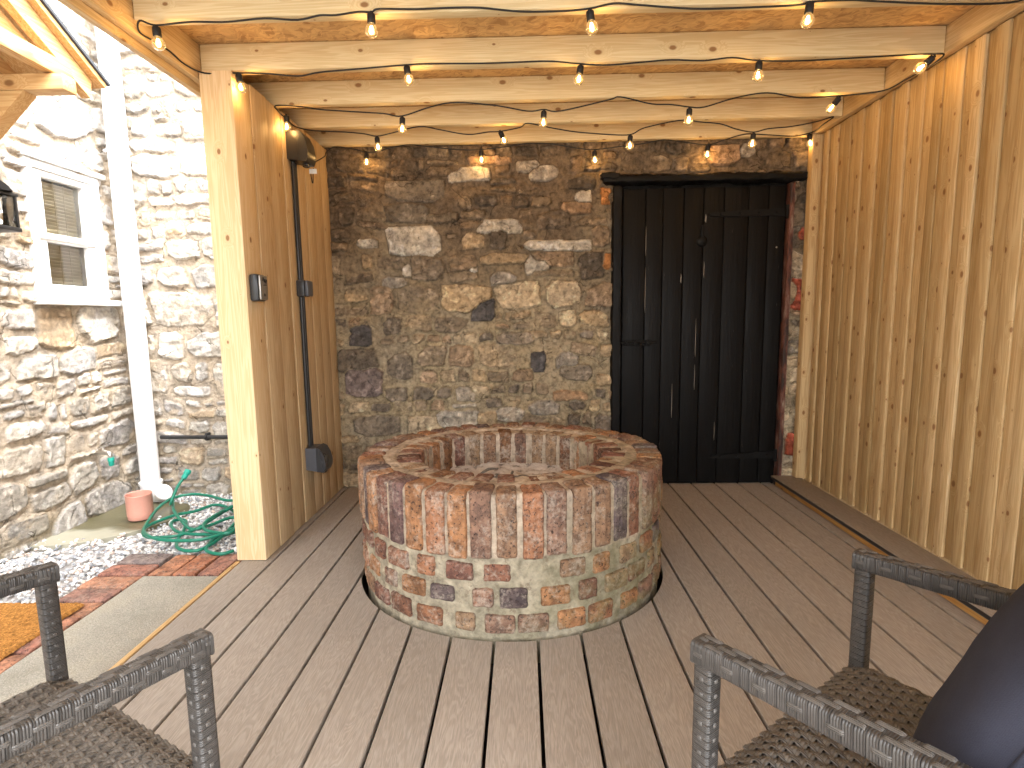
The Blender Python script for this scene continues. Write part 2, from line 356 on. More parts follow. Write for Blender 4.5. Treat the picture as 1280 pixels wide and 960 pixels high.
# brick edging, one row along the path and one row across it
def block(mb, x0, x1, y0, y1, z0, z1, r, nx, ny, nz, amp, seed, col, M=None, tf=None):
    """worn block: rounded box with a fine grid, pushed in and out by noise"""
    V = []; F = []; h = np.array([(x1 - x0) / 2, (y1 - y0) / 2, (z1 - z0) / 2]); c = np.array([(x0 + x1) / 2, (y0 + y1) / 2, (z0 + z1) / 2]); N = (nx, ny, nz); off = 0
    def lin(n, a): 
        t = np.linspace(-1, 1, n + 1)
        return np.sort(np.concatenate([t[1:-1] * (a - r), [-a, -a + r * 0.45, a - r * 0.45, a, -(a - r), a - r]]))
    for ax in range(3):
        b, e = (ax + 1) % 3, (ax + 2) % 3; tb, te = lin(N[b], h[b]), lin(N[e], h[e])
        for sg in (-1, 1):
            P = np.zeros((len(tb), len(te), 3)); P[..., ax] = sg * h[ax]; P[..., b] = tb[:, None]; P[..., e] = te[None]
            nb, ne = len(tb), len(te); i = np.arange(nb - 1)[:, None] * ne; j = np.arange(ne - 1)[None]
            q = np.stack([i + j, i + ne + j, i + ne + j + 1, i + j + 1], -1).reshape(-1, 4)
            F.append((q if sg > 0 else q[:, ::-1]) + off); V.append(P.reshape(-1, 3)); off += nb * ne
    P = np.concatenate(V); F = np.concatenate(F); inner = np.clip(P, -(h - r), h - r); d = P - inner; L = np.linalg.norm(d, axis=1, keepdims=True); L[L == 0] = 1; nrm = d / L
    P = inner + nrm * r; s = seed * 3.7
    nz1 = fbm(P[:, 0] + P[:, 2] * 0.7 + s, P[:, 1] - P[:, 2] * 0.6 + s, 18, 71, 3) - 0.5; nz2 = fbm(P[:, 0] + P[:, 2] + s, P[:, 1] - P[:, 2] + s, 60, 75, 3) - 0.5
    cor = np.exp(-(np.abs(h - np.abs(P))).min(1) / (2.2 * r)) * 0 + ((np.abs(P) > (h - 2.2 * r)).sum(1) >= 2)
    P = P + nrm * (nz1 * amp * 1.6 + nz2 * amp * 0.8 - cor * amp * (0.3 + 1.2 * np.clip(nz1 + 0.2, 0, 1)))[:, None] + c
    if tf is not None: P = tf(P)
    C = np.asarray(col)[None] * (1 + 0.5 * nz1 + 0.35 * nz2)[:, None]
    mb.add(P, F, C, M)

def brick_mat(name, lime=0.5, moss=0.0):
    g = G(name, 0.85, 0.25); a = g.attr(); p = g.pos(); n = g.noise(p, 42, 6, 0.65); pit = g.noise(p, 110, 3, 0.6); big = g.noise(p, 9, 4, 0.6)
    c = g.mix(1.0, a.outputs['Color'], g.ramp(n, [(0.3, (0.62, 0.58, 0.56)), (0.5, 1.0), (0.72, (1.3, 1.25, 1.15))]), 'MULTIPLY')
    c = g.mix(g.mr(pit, 0.36, 0.42, 0.85, 0), c, (0.035, 0.024, 0.022))
    blot = g.noise(p, 24, 4, 0.6)
    c = g.mix(g.mr(blot, 0.47, 0.60, 0, 0.6), c, g.mix(1.0, c, (0.42, 0.44, 0.52), 'MULTIPLY'))
    c = g.mix(g.mr(g.noise(p, 75, 4, 0.7), 0.60, 0.70, 0, 0.55), c, g.mix(1.0, c, (1.9, 1.75, 1.6), 'MULTIPLY'))
    lm = g.ma('MULTIPLY', g.mr(g.ma('ADD', g.ma('MULTIPLY', big, 0.45), g.ma('MULTIPLY', g.noise(p, 60, 5, 0.75), 0.55)), 0.47, 0.66), lime)
    c = g.mix(lm, c, (0.46, 0.40, 0.33))
    if moss:
        sp = g.n('ShaderNodeSeparateXYZ', None, Vector=p)
        where = g.ma('MULTIPLY', g.mr(g.ma('SUBTRACT', sp.outputs[0], g.ma('MULTIPLY', sp.outputs[2], 0.9)), -0.25, 0.5), g.mr(big, 0.36, 0.62))
        c = g.mix(g.ma('MULTIPLY', where, moss), c, (0.15, 0.15, 0.045))
    return g.out(c, 0.85, g.bump(g.ma('ADD', g.ma('MULTIPLY', n, 0.6), g.ma('MULTIPLY', g.mr(pit, 0.3, 0.45), 0.5)), 0.6, 0.006))
g = MB(); k = 0
pal = [(0.36, 0.17, 0.11), (0.32, 0.15, 0.11), (0.38, 0.19, 0.12), (0.27, 0.15, 0.12), (0.40, 0.20, 0.12)]
y = 2.495
while y > -0.6:
    c = (0.20, 0.16, 0.15) if k == 0 else pal[k % 5]
    block(g, -1.925 + random.uniform(-.008, .008), -1.712 + random.uniform(-.006, .006), y - 0.108, y, -0.09, -0.024 + random.uniform(-.003, .003), 0.008, 10, 6, 2, 0.004, k, c); k += 1; y -= 0.114
for q, x in enumerate(np.arange(-1.70, -1.40, 0.112)):
    block(g, x, min(x + 0.104, -1.338), 2.275, 2.495 + random.uniform(-.008, .008), -0.09, -0.026 + random.uniform(-.003, .003), 0.008, 6, 10, 2, 0.004, 50 + q, [(0.40, 0.19, 0.11), (0.38, 0.16, 0.09), (0.36, 0.18, 0.13)][q % 3])
m_edging = brick_mat('edging_brick', 0.35)
struct(g.build('brick_edging', m_edging, angle=180))
g = MB(); g.add([(-2.7, -1.4, -0.062), (-1.3, -1.4, -0.062), (-1.3, 3.6, -0.062), (-2.7, 3.6, -0.062)], [(0, 1, 2, 3)]); struct(g.build('gravel_bed', plain('gravel_fines', (0.36, 0.35, 0.34), 0.95, 0.35, 0.6, 120)))
# wet concrete gully patch under the downpipe
poly = [(-2.62, 2.66), (-2.30, 2.66), (-2.10, 2.86), (-2.03, 3.08), (-2.16, 3.26), (-2.62, 3.30)]
g = MB(); pc = catmull([(x, y, 0) for x, y in poly], 6, True); ncx = pc.mean(0)
V = [(*(ncx[:2]), -0.036)] + [(p[0], p[1], -0.04 + 0.004 * random.random()) for p in pc] + [(p[0], p[1], -0.09) for p in pc]; n_ = len(pc)
g.add(V, [(0, 1 + a, 1 + (a + 1) % n_) for a in range(n_)] + [(1 + a, 1 + n_ + a, 1 + n_ + (a + 1) % n_, 1 + (a + 1) % n_) for a in range(n_)])
gm = G('damp_concrete', 0.6); p_ = gm.pos(); nn = gm.noise(p_, 5, 5)
sx = gm.n('ShaderNodeSeparateXYZ', None, Vector=p_); wet = gm.mr(gm.ma('ADD', sx.outputs[1], gm.ma('MULTIPLY', nn, 0.3)), 2.93, 3.02)
cc = gm.mix(wet, gm.mix(nn, (0.27, 0.26, 0.195), (0.38, 0.365, 0.29)), gm.mix(nn, (0.075, 0.068, 0.035), (0.14, 0.125, 0.07)))
struct(g.build('concrete_gully', gm.out(cc, gm.mr(wet, 0, 1, 0.8, 0.35), gm.bump(gm.noise(p_, 60, 4), 0.3, 0.004)), angle=60))
# gravel chippings
ico_v = []; ph = (1 + 5 ** .5) / 2
for a in (-1, 1):
    for b in (-ph, ph): ico_v += [(0, a, b), (a, b, 0), (b, 0, a)]
ico_v = np.array(ico_v) / np.linalg.norm(ico_v[0])
from itertools import combinations
el = min(np.linalg.norm(ico_v[a] - ico_v[b]) for a, b in combinations(range(12), 2)) * 1.01
ico_f = [t for t in combinations(range(12), 3) if all(np.linalg.norm(ico_v[a] - ico_v[b]) < el for a, b in combinations(t, 2))]
ico_f = np.array([t if np.dot(np.cross(ico_v[t[1]] - ico_v[t[0]], ico_v[t[2]] - ico_v[t[0]]), ico_v[t[0]]) > 0 else (t[0], t[2], t[1]) for t in ico_f])
g = MB(); VV = []; FF = []; CC = []; cnt = 0
def in_patch(x, y): return -2.62 < x < -2.07 and 2.70 < y < 3.25 and x + 0.6 * (2.9 - y) < -2.05 + 0.0 and not (x > -2.2 and y < 2.78)
while cnt < 6500:
    x, y = RNG.uniform(-2.56, -1.3), RNG.uniform(0.6, 3.47)
    if x > -1.94 and y < 2.5: continue
    if in_patch(x, y) and RNG.rand() < 0.985: continue
    s = RNG.uniform(0.006, 0.014); sc = np.array([1, RNG.uniform(.6, .95), RNG.uniform(.45, .8)]) * s
    A = RNG.randn(3, 3); Q, _ = np.linalg.qr(A); v = (ico_v * (1 + 0.28 * RNG.uniform(-1, 1, (12, 1)))) * sc
    Q2 = np.eye(3); th = RNG.uniform(0, 6.28); Q2[:2, :2] = [[math.cos(th), -math.sin(th)], [math.sin(th), math.cos(th)]]
    tl = RNG.uniform(-.5, .5); Q3 = np.array([[1, 0, 0], [0, math.cos(tl), -math.sin(tl)], [0, math.sin(tl), math.cos(tl)]])
    v = v @ (Q2 @ Q3).T + [x, y, -0.056 + RNG.uniform(0, 0.02)]
    t = RNG.rand(); c = np.array([0.72, 0.71, 0.70]) * RNG.uniform(0.8, 1.12) if t < 0.6 else np.array([0.40, 0.42, 0.45]) * RNG.uniform(0.6, 1.1) if t < 0.85 else np.array([0.55, 0.44, 0.38]) * RNG.uniform(0.7, 1.1)
    VV.append(v); FF.append(ico_f + 12 * cnt); CC.append(np.tile(c, (12, 1))); cnt += 1
g.add(np.concatenate(VV), np.concatenate(FF), np.concatenate(CC))
gm = G('gravel_stone', 0.8); a_ = gm.attr(); nn = gm.noise(gm.pos(), 160, 4)
o = g.build('gravel', gm.out(gm.mix(1.0, a_.outputs['Color'], gm.ramp(nn, [(0.3, 0.7), (0.7, 1.2)]), 'MULTIPLY'), 0.8, gm.bump(nn, 0.4, 0.003)), angle=25)
tag(o, 'loose pale grey and white gravel along the foot of the house wall', 'gravel', kind='stuff')

# --- deck --------------------------------------------------------------------------
PX, PY, PRX, PRY = -0.062, 2.345, 0.650, 0.612       # fire pit centre and half axes
def deck_boards():
    mb = MB(); x = 0.039 - 9 * 0.15; y0, y1 = -1.4, 3.47; hx, hy = PRX + 0.013, PRY + 0.013
    while x < 1.59:
        xa, xb = x + 0.0052, min(x + 0.1448, 1.602); c = (RNG.uniform(0.93, 1.06), RNG.rand(), RNG.rand())
        cs = sorted(set([xa, xa + 0.0015, xb - 0.0015, xb] + list(np.linspace(xa + 0.01, xb - 0.01, 11)) + [t for t in (PX - hx, PX + hx) if xa < t < xb]))
        z = [-0.0015 if (t == xa or t == xb) else 0.0 for t in cs]; th = -0.024
        def half(t): return hy * math.sqrt(max(0, 1 - ((t - PX) / hx) ** 2))
        hit = max(half(t) for t in cs) > 0.01
        segs = [(lambda t: y0, lambda t: (PY - half(t))), (lambda t: (PY + half(t)), lambda t: y1)] if hit else [(lambda t: y0, lambda t: y1)]
        for lo, hi in segs:
            n = len(cs); V = [(t, lo(t), zz) for t, zz in zip(cs, z)] + [(t, hi(t), zz) for t, zz in zip(cs, z)] + [(t, lo(t), th) for t in cs] + [(t, hi(t), th) for t in cs]
            F = [(k, k + 1, n + k + 1, n + k) for k in range(n - 1)] + [(2 * n + k + 1, 2 * n + k, k, k + 1)[::-1] for k in range(n - 1)] + [(n + k, n + k + 1, 3 * n + k + 1, 3 * n + k) for k in range(n - 1)]
            F += [(0, n, 3 * n, 2 * n), (n - 1, 3 * n - 1, 4 * n - 1, 2 * n - 1)]
            mb.add(V, F, c)
        x += 0.15
    return mb
gm = G('composite_decking', 0.62, 0.35); p_ = gm.pos(); a_ = gm.attr(); sp = gm.n('ShaderNodeSeparateColor', None, Color=a_.outputs['Color'])
off = gm.n('ShaderNodeCombineXYZ', None, X=gm.ma('MULTIPLY', sp.outputs[1], 13.0), Y=gm.ma('MULTIPLY', sp.outputs[2], 29.0), Z=0.0).outputs[0]
q_ = gm.vm('ADD', p_, off); wv = gm.noise(gm.vm('MULTIPLY', q_, (20, 2.2, 1)), 1.0, 3, 0.55, 0.9)
line = gm.ma('SINE', gm.ma('MULTIPLY', wv, 95.0)); fine = gm.noise(gm.vm('MULTIPLY', q_, (300, 24, 1)), 1.0, 3); dirt = gm.noise(p_, 3.0, 5, 0.6)
c_ = gm.mix(gm.mr(line, -0.6, 1.0), (0.298, 0.262, 0.224), (0.350, 0.311, 0.270))
c_ = gm.mix(1.0, c_, gm.ramp(fine, [(0.3, 0.86), (0.7, 1.12)]), 'MULTIPLY'); c_ = gm.mix(1.0, c_, gm.ramp(dirt, [(0.3, 0.93), (0.7, 1.06)]), 'MULTIPLY')
c_ = gm.mix(1.0, c_, gm.n('ShaderNodeCombineColor', None, Red=sp.outputs[0], Green=sp.outputs[0], Blue=sp.outputs[0]).outputs[0], 'MULTIPLY')
scf = gm.noise(gm.vm('MULTIPLY', p_, (7, 5, 1)), 1.0, 6, 0.75); c_ = gm.mix(gm.mr(scf, 0.64, 0.72, 0, 0.28), c_, (0.42, 0.39, 0.35)); c_ = gm.mix(gm.mr(gm.noise(p_, 55, 5, 0.8), 0.66, 0.72, 0, 0.35), c_, (0.14, 0.12, 0.10))
m_deck = gm.out(c_, gm.mr(dirt, 0.3, 0.7, 0.52, 0.7), gm.bump(gm.ma('ADD', gm.ma('MULTIPLY', line, 0.3), gm.ma('MULTIPLY', fine, 0.5)), 0.35, 0.0015))
deck = struct(deck_boards().build('deck', m_deck, angle=30))
g = MB(); g.add([(-1.33, -1.4, -0.10), (1.7, -1.4, -0.10), (1.7, 3.5, -0.10), (-1.33, 3.5, -0.10)], [(0, 1, 2, 3)])
for yy in np.arange(-1.2, 3.4, 0.4):
    if abs(yy - PY) > PRY + 0.05: g.rbox(-1.30, 1.60, yy, yy + 0.045, -0.09, -0.027, 0.002)
struct(g.build('deck_base', plain('sub_base', (0.012, 0.010, 0.009), 0.95)))
m_strip = wood('fresh_batten', 'y', (0.62, 0.44, 0.22), (0.50, 0.31, 0.13), knots=0.4)
g = MB(); g.rbox(-1.331, -1.312, -1.4, 2.345, -0.10, 0.001, 0.002, (1.0, .3, .7)); struct(g.build('deck_edging', m_strip))

# --- old stone wall at the back of the shelter ------------------------------------------
m_stone_in = stone_mat('sooty_shaded_stone', 0.95, 0.5)
FEAT = [(-0.85, 1.478, -0.499, 1.677, 'w'), (-0.296, 1.604, 0.013, 1.7, 'w'), (0.012, 1.496, 0.44, 1.575, 'w'), (-0.464, 1.921, -0.193, 2.019, 'w'), (0.011, 1.345, 0.193, 1.479, 'w'), (-0.565, 0.401, -0.284, 0.508, 'w'), (0.327, 1.777, 0.439, 1.864, 'w'), (-0.045, 1.971, 0.119, 2.058, 'l'), (-0.327, 1.059, -0.169, 1.22, 'd'), (-1.114, 0.929, -0.964, 1.072, 'd'), (0.03, 0.732, 0.15, 0.876, 'd'), (-1.042, 1.528, -0.896, 1.598, 'w'), (-0.33, 2.021, -0.055, 2.091, 't'), (0.486, 1.766, 0.555, 1.88, 'o'), (0.489, 1.373, 0.558, 1.49, 'o'), (1.096, 1.989, 1.329, 2.122, 't'), (1.315, 2.029, 1.423, 2.122, 'l'), (-0.76, 1.354, -0.693, 1.443, 'w'), (-0.332, 1.367, -0.273, 1.421, 'w'), (-0.898, 1.286, -0.726, 1.362, 'l'), (-0.203, 1.275, -0.016, 1.385, 'l'), (0.196, 0.75, 0.362, 0.874, 'l'), (-0.17, 0.91, 0.08, 1.009, 'g'), (-0.442, 0.552, -0.301, 0.657, 'l'), (-0.724, 0.566, -0.578, 0.671, 'g'), (-0.893, 0.557, -0.764, 0.662, 'g'), (-0.57, 0.575, -0.46, 0.659, 'g'), (-0.466, 0.521, -0.302, 0.544, 'w'), (-0.854, 1.691, -0.572, 1.81, 'g'), (-0.857, 1.813, -0.47, 1.952, 'g'), (0.042, 1.913, 0.235, 2.028, 'l'), (0.231, 0.688, 0.443, 0.802, 'g'), (0.18, 0.555, 0.423, 0.64, 't'), (0.026, 0.443, 0.23, 0.569, 'l'), (-1.153, 0.58, -0.907, 0.815, 'p'), (-0.884, 0.712, -0.717, 0.888, 'g'), (1.689, 1.536, 1.752, 1.632, 'r'), (1.666, 1.092, 1.746, 1.322, 'r'), (1.663, 0.188, 1.752, 0.345, 'r'), (0.234, 1.711, 0.439, 1.8, 't'), (-1.109, 0.343, -0.803, 0.478, 'g'), (-0.179, 0.414, 0.014, 0.52, 'l')]
WX0, WZ0 = -1.215, -0.06
def pal_in(R, mx, my, kind):
    z = my + WZ0; soot_shade = float(sstep(0.95, 1.95, z + R.uniform(-0.25, 0.25)))  # sooty towards the top, with some shade put into the stone colour
    if kind == 'w': return np.array([0.44, 0.40, 0.33]) * R.uniform(0.75, 1.1)
    if kind == 'l': return np.array([0.30, 0.265, 0.215]) * R.uniform(0.85, 1.15)
    if kind == 'd': return np.array([0.085, 0.079, 0.076])
    if kind == 'o': return np.array([0.38, 0.17, 0.06])
    if kind == 'r': return np.array([0.24, 0.055, 0.028])
    if kind == 't': return np.array([0.30, 0.20, 0.12]) * R.uniform(0.85, 1.15)
    if kind == 'p': return np.array([0.20, 0.16, 0.145])
    if kind == 'g': return np.array([0.20, 0.166, 0.124]) * R.uniform(0.8, 1.15)
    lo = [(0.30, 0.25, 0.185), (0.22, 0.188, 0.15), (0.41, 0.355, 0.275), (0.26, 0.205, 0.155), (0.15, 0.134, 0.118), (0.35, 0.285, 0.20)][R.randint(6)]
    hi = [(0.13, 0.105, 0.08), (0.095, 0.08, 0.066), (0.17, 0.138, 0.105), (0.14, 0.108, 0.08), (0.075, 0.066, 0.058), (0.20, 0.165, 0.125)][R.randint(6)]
    return (np.array(lo) * (1 - soot_shade) + np.array(hi) * soot_shade) * np.array([1.08, 1.0, 0.86])
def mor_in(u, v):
    s = sstep(0.9, 1.9, v + WZ0 + 0.9 * (fbm(u, v, 2.3, 301, 3) - 0.5))[..., None]; n = fbm(u, v, 5, 305, 3)[..., None]  # mortar turns sooty upward too, part of the darkening is painted shade
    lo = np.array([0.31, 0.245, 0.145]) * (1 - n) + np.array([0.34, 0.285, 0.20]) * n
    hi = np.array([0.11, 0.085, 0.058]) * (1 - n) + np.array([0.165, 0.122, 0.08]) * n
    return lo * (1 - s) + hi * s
DX0, DX1, DZ = 0.575, 1.640, 1.90
fe = [(a - WX0, b - WZ0, c - WX0, d - WZ0, k) for a, b, c, d, k in FEAT]
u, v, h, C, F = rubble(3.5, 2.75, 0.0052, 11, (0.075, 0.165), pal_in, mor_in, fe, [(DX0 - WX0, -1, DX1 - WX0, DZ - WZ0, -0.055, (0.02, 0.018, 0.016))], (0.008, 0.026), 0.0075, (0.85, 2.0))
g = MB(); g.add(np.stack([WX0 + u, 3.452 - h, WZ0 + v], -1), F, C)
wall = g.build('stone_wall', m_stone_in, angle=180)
tag(wall, 'sooty, partly shade-tinted rubble stone wall closing the back of the timber shelter', 'wall')
g = MB(); g.rbox(WX0 + 0.02, 2.28, 3.54, 3.95, -0.2, 2.68, 0.01, (0.2, 0.17, 0.14)); g.build('wall_core', m_stone_in, wall)

# --- black plank door -----------------------------------------------------------------
m_blk = G('black_door_paint', 0.5, 0.12); p_ = m_blk.pos(); st_ = m_blk.noise(m_blk.vm('MULTIPLY', p_, (60, 60, 2.2)), 1.0, 5, 0.65); sp_ = m_blk.noise(m_blk.vm('MULTIPLY', p_, (45, 45, 9)), 1.0, 6, 0.7)
c_ = m_blk.mix(m_blk.mr(sp_, 0.66, 0.73), m_blk.mix(st_, (0.0042, 0.0041, 0.004), (0.0095, 0.009, 0.0086)), (0.07, 0.064, 0.058))
m_black = m_blk.out(c_, m_blk.mr(st_, 0.3, 0.7, 0.38, 0.6), m_blk.bump(m_blk.ma('ADD', m_blk.ma('MULTIPLY', st_, 0.6), m_blk.ma('MULTIPLY', sp_, 0.5)), 0.7, 0.006))
door = empty('plank_door', (0, 0, 0)); tag(door, 'tall old black painted plank door with strap hinges in the stone wall', 'door')
g = MB(); x = 0.622; 
while x < 1.60:
    w = RNG.uniform(0.105, 0.15); xe = min(x + w, 1.612)
    if 1.612 - xe < 0.05: xe = 1.612
    g.rbox(x + 0.0015, xe - 0.0015, 3.447 + RNG.uniform(-.0025, .0025), 3.485, 0.008, 1.868 - RNG.uniform(0, .006), 0.005, (1, .5, .5)); x = xe
leaf = g.build('door_leaf', m_black, door, angle=60)
def strap(z, x0, x1, tilt):
    mb = MB(); s = [(x0, z - 0.007), (x0 + 0.02, z - 0.012), (x1 - 0.03, z - 0.023 + tilt), (x1, z - 0.024 + tilt), (x1, z + 0.024 + tilt), (x1 - 0.03, z + 0.023 + tilt), (x0 + 0.02, z + 0.012), (x0, z + 0.007)]
    mb.prism(s, 'y', 3.437, 3.4455)
    for t in (0.15, 0.4, 0.65, 0.88): mb.lathe([(0, 0.006), (0.006, 0.005), (0.0085, 0)], 10, M=Matrix.Translation((x0 + (x1 - x0) * t, 3.437, z + tilt * t)) @ Matrix.Rotation(rad(90), 4, 'X'))
    mb.tube([(x1 + 0.004, 3.433, z + tilt - 0.04), (x1 + 0.004, 3.433, z + tilt + 0.04)], 0.011, 10)
    return mb
m_iron = plain('blackened_iron', (0.006, 0.0058, 0.0055), 0.55, 0.3, 0.3, 90, 0.15)
strap(1.702, 1.15, 1.612, 0.008).build('strap_hinge', m_iron, leaf); strap(0.182, 1.20, 1.606, 0.01).build('strap_hinge', m_iron, leaf)
g = MB(); g.rbox(0.625, 0.80, 3.432, 3.443, 0.905, 0.938, 0.003); g.tube([(0.59, 3.422, 0.924), (0.835, 3.422, 0.924)], 0.007, 10); g.tube([(0.73, 3.423, 0.924), (0.73, 3.39, 0.915), (0.73, 3.386, 0.90)], 0.006, 8)
for q in (0.65, 0.70, 0.78): g.rbox(q - .009, q + .009, 3.413, 3.434, 0.908, 0.94, 0.003)
g.build('sliding_bolt', m_iron, leaf)
g = MB(); g.lathe([(0, .012), (.02, .011), (.03, .006), (.034, 0)], 20, M=Matrix.Translation((1.108, 3.446, 1.545)) @ Matrix.Rotation(rad(90), 4, 'X')); g.rbox(1.10, 1.117, 3.436, 3.446, 1.55, 1.64, .002)
g.build('hasp_plate', m_iron, leaf)
m_chip = plain('bare_chipped_wood', (0.26, 0.235, 0.20), 0.9)
g = MB()
for (cx_, cz_, w_, h_) in ((1.128, 1.68, .004, .026), (1.565, 1.50, .006, .006), (1.125, 1.37, .002, .05), (0.765, 1.25, .0015, .14), (0.765, 1.55, .0015, .09), (1.085, 0.95, .0015, .12), (1.085, 0.7, .0012, .08), (0.945, 0.55, .0015, .11), (1.22, 0.35, .0014, .06), (0.985, 1.32, .003, .03)):
    g.prism([(cx_ - w_, cz_ - h_ * .6), (cx_ + w_ * .4, cz_ - h_), (cx_ + w_, cz_ + h_ * .3), (cx_ - w_ * .2, cz_ + h_)], 'y', 3.4427, 3.449)
g.build('paint_chip', m_chip, leaf)
def rough_bar(mb, x0, x1, y0, y1, z0, z1, seed, amp): block(mb, x0, x1, y0, y1, z0, z1, 0.014, max(3, int((x1 - x0) / .02)), 5, max(3, int((z1 - z0) / .02)), amp, seed, (1, .5, .5))
g = MB(); rough_bar(g, 0.552, 0.618, 3.405, 3.475, 0.004, 1.885, 3, 0.010); g.build('door_frame', m_black, door, angle=180)
g = MB(); rough_bar(g, 0.485, 1.735, 3.385, 3.50, 1.885, 1.938, 5, 0.016); rough_bar(g, 0.47, 0.60, 3.375, 3.47, 1.905, 1.956, 6, 0.018); g.build('lintel', m_black, door, angle=180)
gm = G('peeling_red_paint', 0.7); p_ = gm.pos(); nn = gm.noise(gm.vm('MULTIPLY', p_, (30, 30, 7)), 1.0, 5, 0.65)
m_peel = gm.out(gm.ramp(nn, [(0.40, (0.035, 0.018, 0.013)), (0.50, (0.11, 0.035, 0.022)), (0.60, (0.16, 0.085, 0.06)), (0.68, (0.26, 0.2, 0.15))]), 0.7, gm.bump(nn, 0.7, 0.006))
g = MB(); rough_bar(g, 1.618, 1.656, 3.412, 3.48, 0.004, 1.885, 8, 0.006); g.build('door_frame', m_peel, door, angle=180)['label'] = 'right door post with peeling red brown paint'

# --- stone house to the left -----------------------------------------------------------
m_stone_out = stone_mat('pale_house_stone', 0.9, 0.3)
def pal_out(R, mx, my, kind):
    low = 1 - sstep(0.2, 1.1, my)
    c = [(0.50, 0.47, 0.43), (0.45, 0.43, 0.40), (0.55, 0.515, 0.455), (0.50, 0.45, 0.38), (0.42, 0.395, 0.37), (0.58, 0.55, 0.50), (0.46, 0.36, 0.25), (0.42, 0.39, 0.34)][R.choice(8, p=[.17, .13, .17, .15, .1, .14, .05, .09])]
    return np.minimum(np.array(c) * R.uniform(0.78, 1.12), 0.66) * (1 - 0.25 * low)
def mor_out(u, v):
    n = fbm(u, v, 4, 405, 3)[..., None]; g_ = (1 - sstep(0.0, 0.28, v + 0.3 * (fbm(u, v, 6, 409, 3) - .5)))[..., None]
    c = np.array([0.42, 0.355, 0.275]) * (1 - n) + np.array([0.46, 0.40, 0.32]) * n
    return c * (1 - 0.55 * g_) + np.array([0.15, 0.14, 0.075]) * 0.55 * g_
house = empty('stone_house', (-2.55, 2.0, 0)); tag(house, 'old house of pale rubble stone with small white window, left of the deck', 'house')
def hp(o):
    o.parent = house; o.matrix_parent_inverse = Matrix.Translation((2.55, -2.0, 0)); return o
HX, HY, HZ = -2.553, 3.452, -0.12
WY0, WY1, WZL, WZH = 2.838, 3.285, 1.235, 1.935          # window opening
u, v, h, C, F = rubble(1.80, 3.35, 0.0066, 23, (0.12, 0.23), pal_out, mor_out, (), [(WY0 - 1.70, WZL - HZ, WY1 - 1.70, WZH - HZ, -0.20, (0.10, 0.09, 0.07))], (0.014, 0.030), 0.013, (0.8, 1.9), (0.004, 0.014))
g = MB(); g.add(np.stack([HX + h, 1.70 + u, HZ + v], -1), F, C); hp(g.build('wall', m_stone_out, angle=180))
u, v, h, C, F = rubble(2.7, 3.35, 0.022, 29, (0.09, 0.20), pal_out, mor_out, (), (), (0.014, 0.030), 0.013, (0.8, 1.9), (0.004, 0.014))
g = MB(); g.add(np.stack([HX + h, -1.0 + u, HZ + v], -1), F, C); hp(g.build('wall', m_stone_out, angle=180))
u, v, h, C, F = rubble(1.40, 3.35, 0.0066, 31, (0.10, 0.20), pal_out, mor_out, (), (), (0.014, 0.030), 0.013, (0.8, 1.9), (0.004, 0.014))
g = MB(); g.add(np.stack([-2.60 + u, HY - h, HZ + v], -1), F, C); hp(g.build('wall', m_stone_out, angle=180))
g = MB(); g.rbox(-3.4, HX - 0.22, -1.0, 3.9, -0.15, 4.2, .01, (.42, .39, .34)); g.rbox(-2.75, HX - 0.03, -1.0, 3.9, 3.235, 4.2, .01, (.42, .39, .34)); g.rbox(-2.60, -1.25, HY + 0.08, 4.2, -0.15, 4.2, .01, (.42, .39, .34)); g.rbox(-2.60, -1.25, HY + .02, HY + .07, 3.235, 4.2, .01, (.42, .39, .34))
hp(g.build('wall', m_stone_out))
m_upvc = plain('white_window_paint', (0.80, 0.80, 0.79), 0.35, 0.04, 0.05)
def frame_ring(mb, y0, y1, z0, z1, wl, wr, wb, wt, xa, xb, r=.004):
    mb.rbox(xa, xb, y0, y0 + wl, z0, z1, r); mb.rbox(xa, xb, y1 - wr, y1, z0, z1, r)
    mb.rbox(xa, xb - .001, y0 + wl, y1 - wr, z0, z0 + wb, r); mb.rbox(xa, xb - .001, y0 + wl, y1 - wr, z1 - wt, z1, r)
win = empty('window', (HX, 3.0, 1.25)); win.parent = house; win.matrix_parent_inverse = Matrix.Translation((2.55, -2.0, 0))
def wp(mb, name, mat, **k):
    o = mb.build(name, mat, **k); o.parent = win; o.matrix_parent_inverse = Matrix.Translation((-HX, -3.0, -1.25)); return o
g = MB(); frame_ring(g, 2.815, 3.305, 1.225, 1.945, .045, .055, .03, .04, HX - .06, HX + .030)
frame_ring(g, 2.862, 3.250, 1.556, 1.903, .062, .045, .022, .032, HX - .05, HX + .016)
frame_ring(g, 2.862, 3.250, 1.257, 1.553, .062, .045, .050, .020, HX - .05, HX + .012)
g.rbox(HX + .010, HX + .028, 2.862, 3.250, 1.545, 1.566, .004)
wp(g, 'window_frame', m_upvc, angle=60)
g = MB(); g.rbox(HX - .05, HX + .085, 2.80, 3.365, 1.196, 1.229, .006); wp(g, 'window_sill', m_upvc)
g = MB(); g.rbox(HX - .02, HX + .050, 2.80, 3.345, 1.948, 1.975, .005); wp(g, 'window_head', m_upvc)
gm = G('window_glass'); gl = gm.n('ShaderNodeBsdfGlossy', None, Roughness=0.03); tr = gm.n('ShaderNodeBsdfTransparent', None, Color=(.95, .97, .96)); fr = gm.n('ShaderNodeFresnel', None, IOR=1.5)
mx_ = gm.n('ShaderNodeMixShader', None, i0=gm.ma('ADD', fr.outputs[0], 0.02), i1=tr.outputs[0], i2=gl.outputs[0]); gm.t.links.new(mx_.outputs[0], gm.t.nodes['Material Output'].inputs[0]); m_glass = gm.m
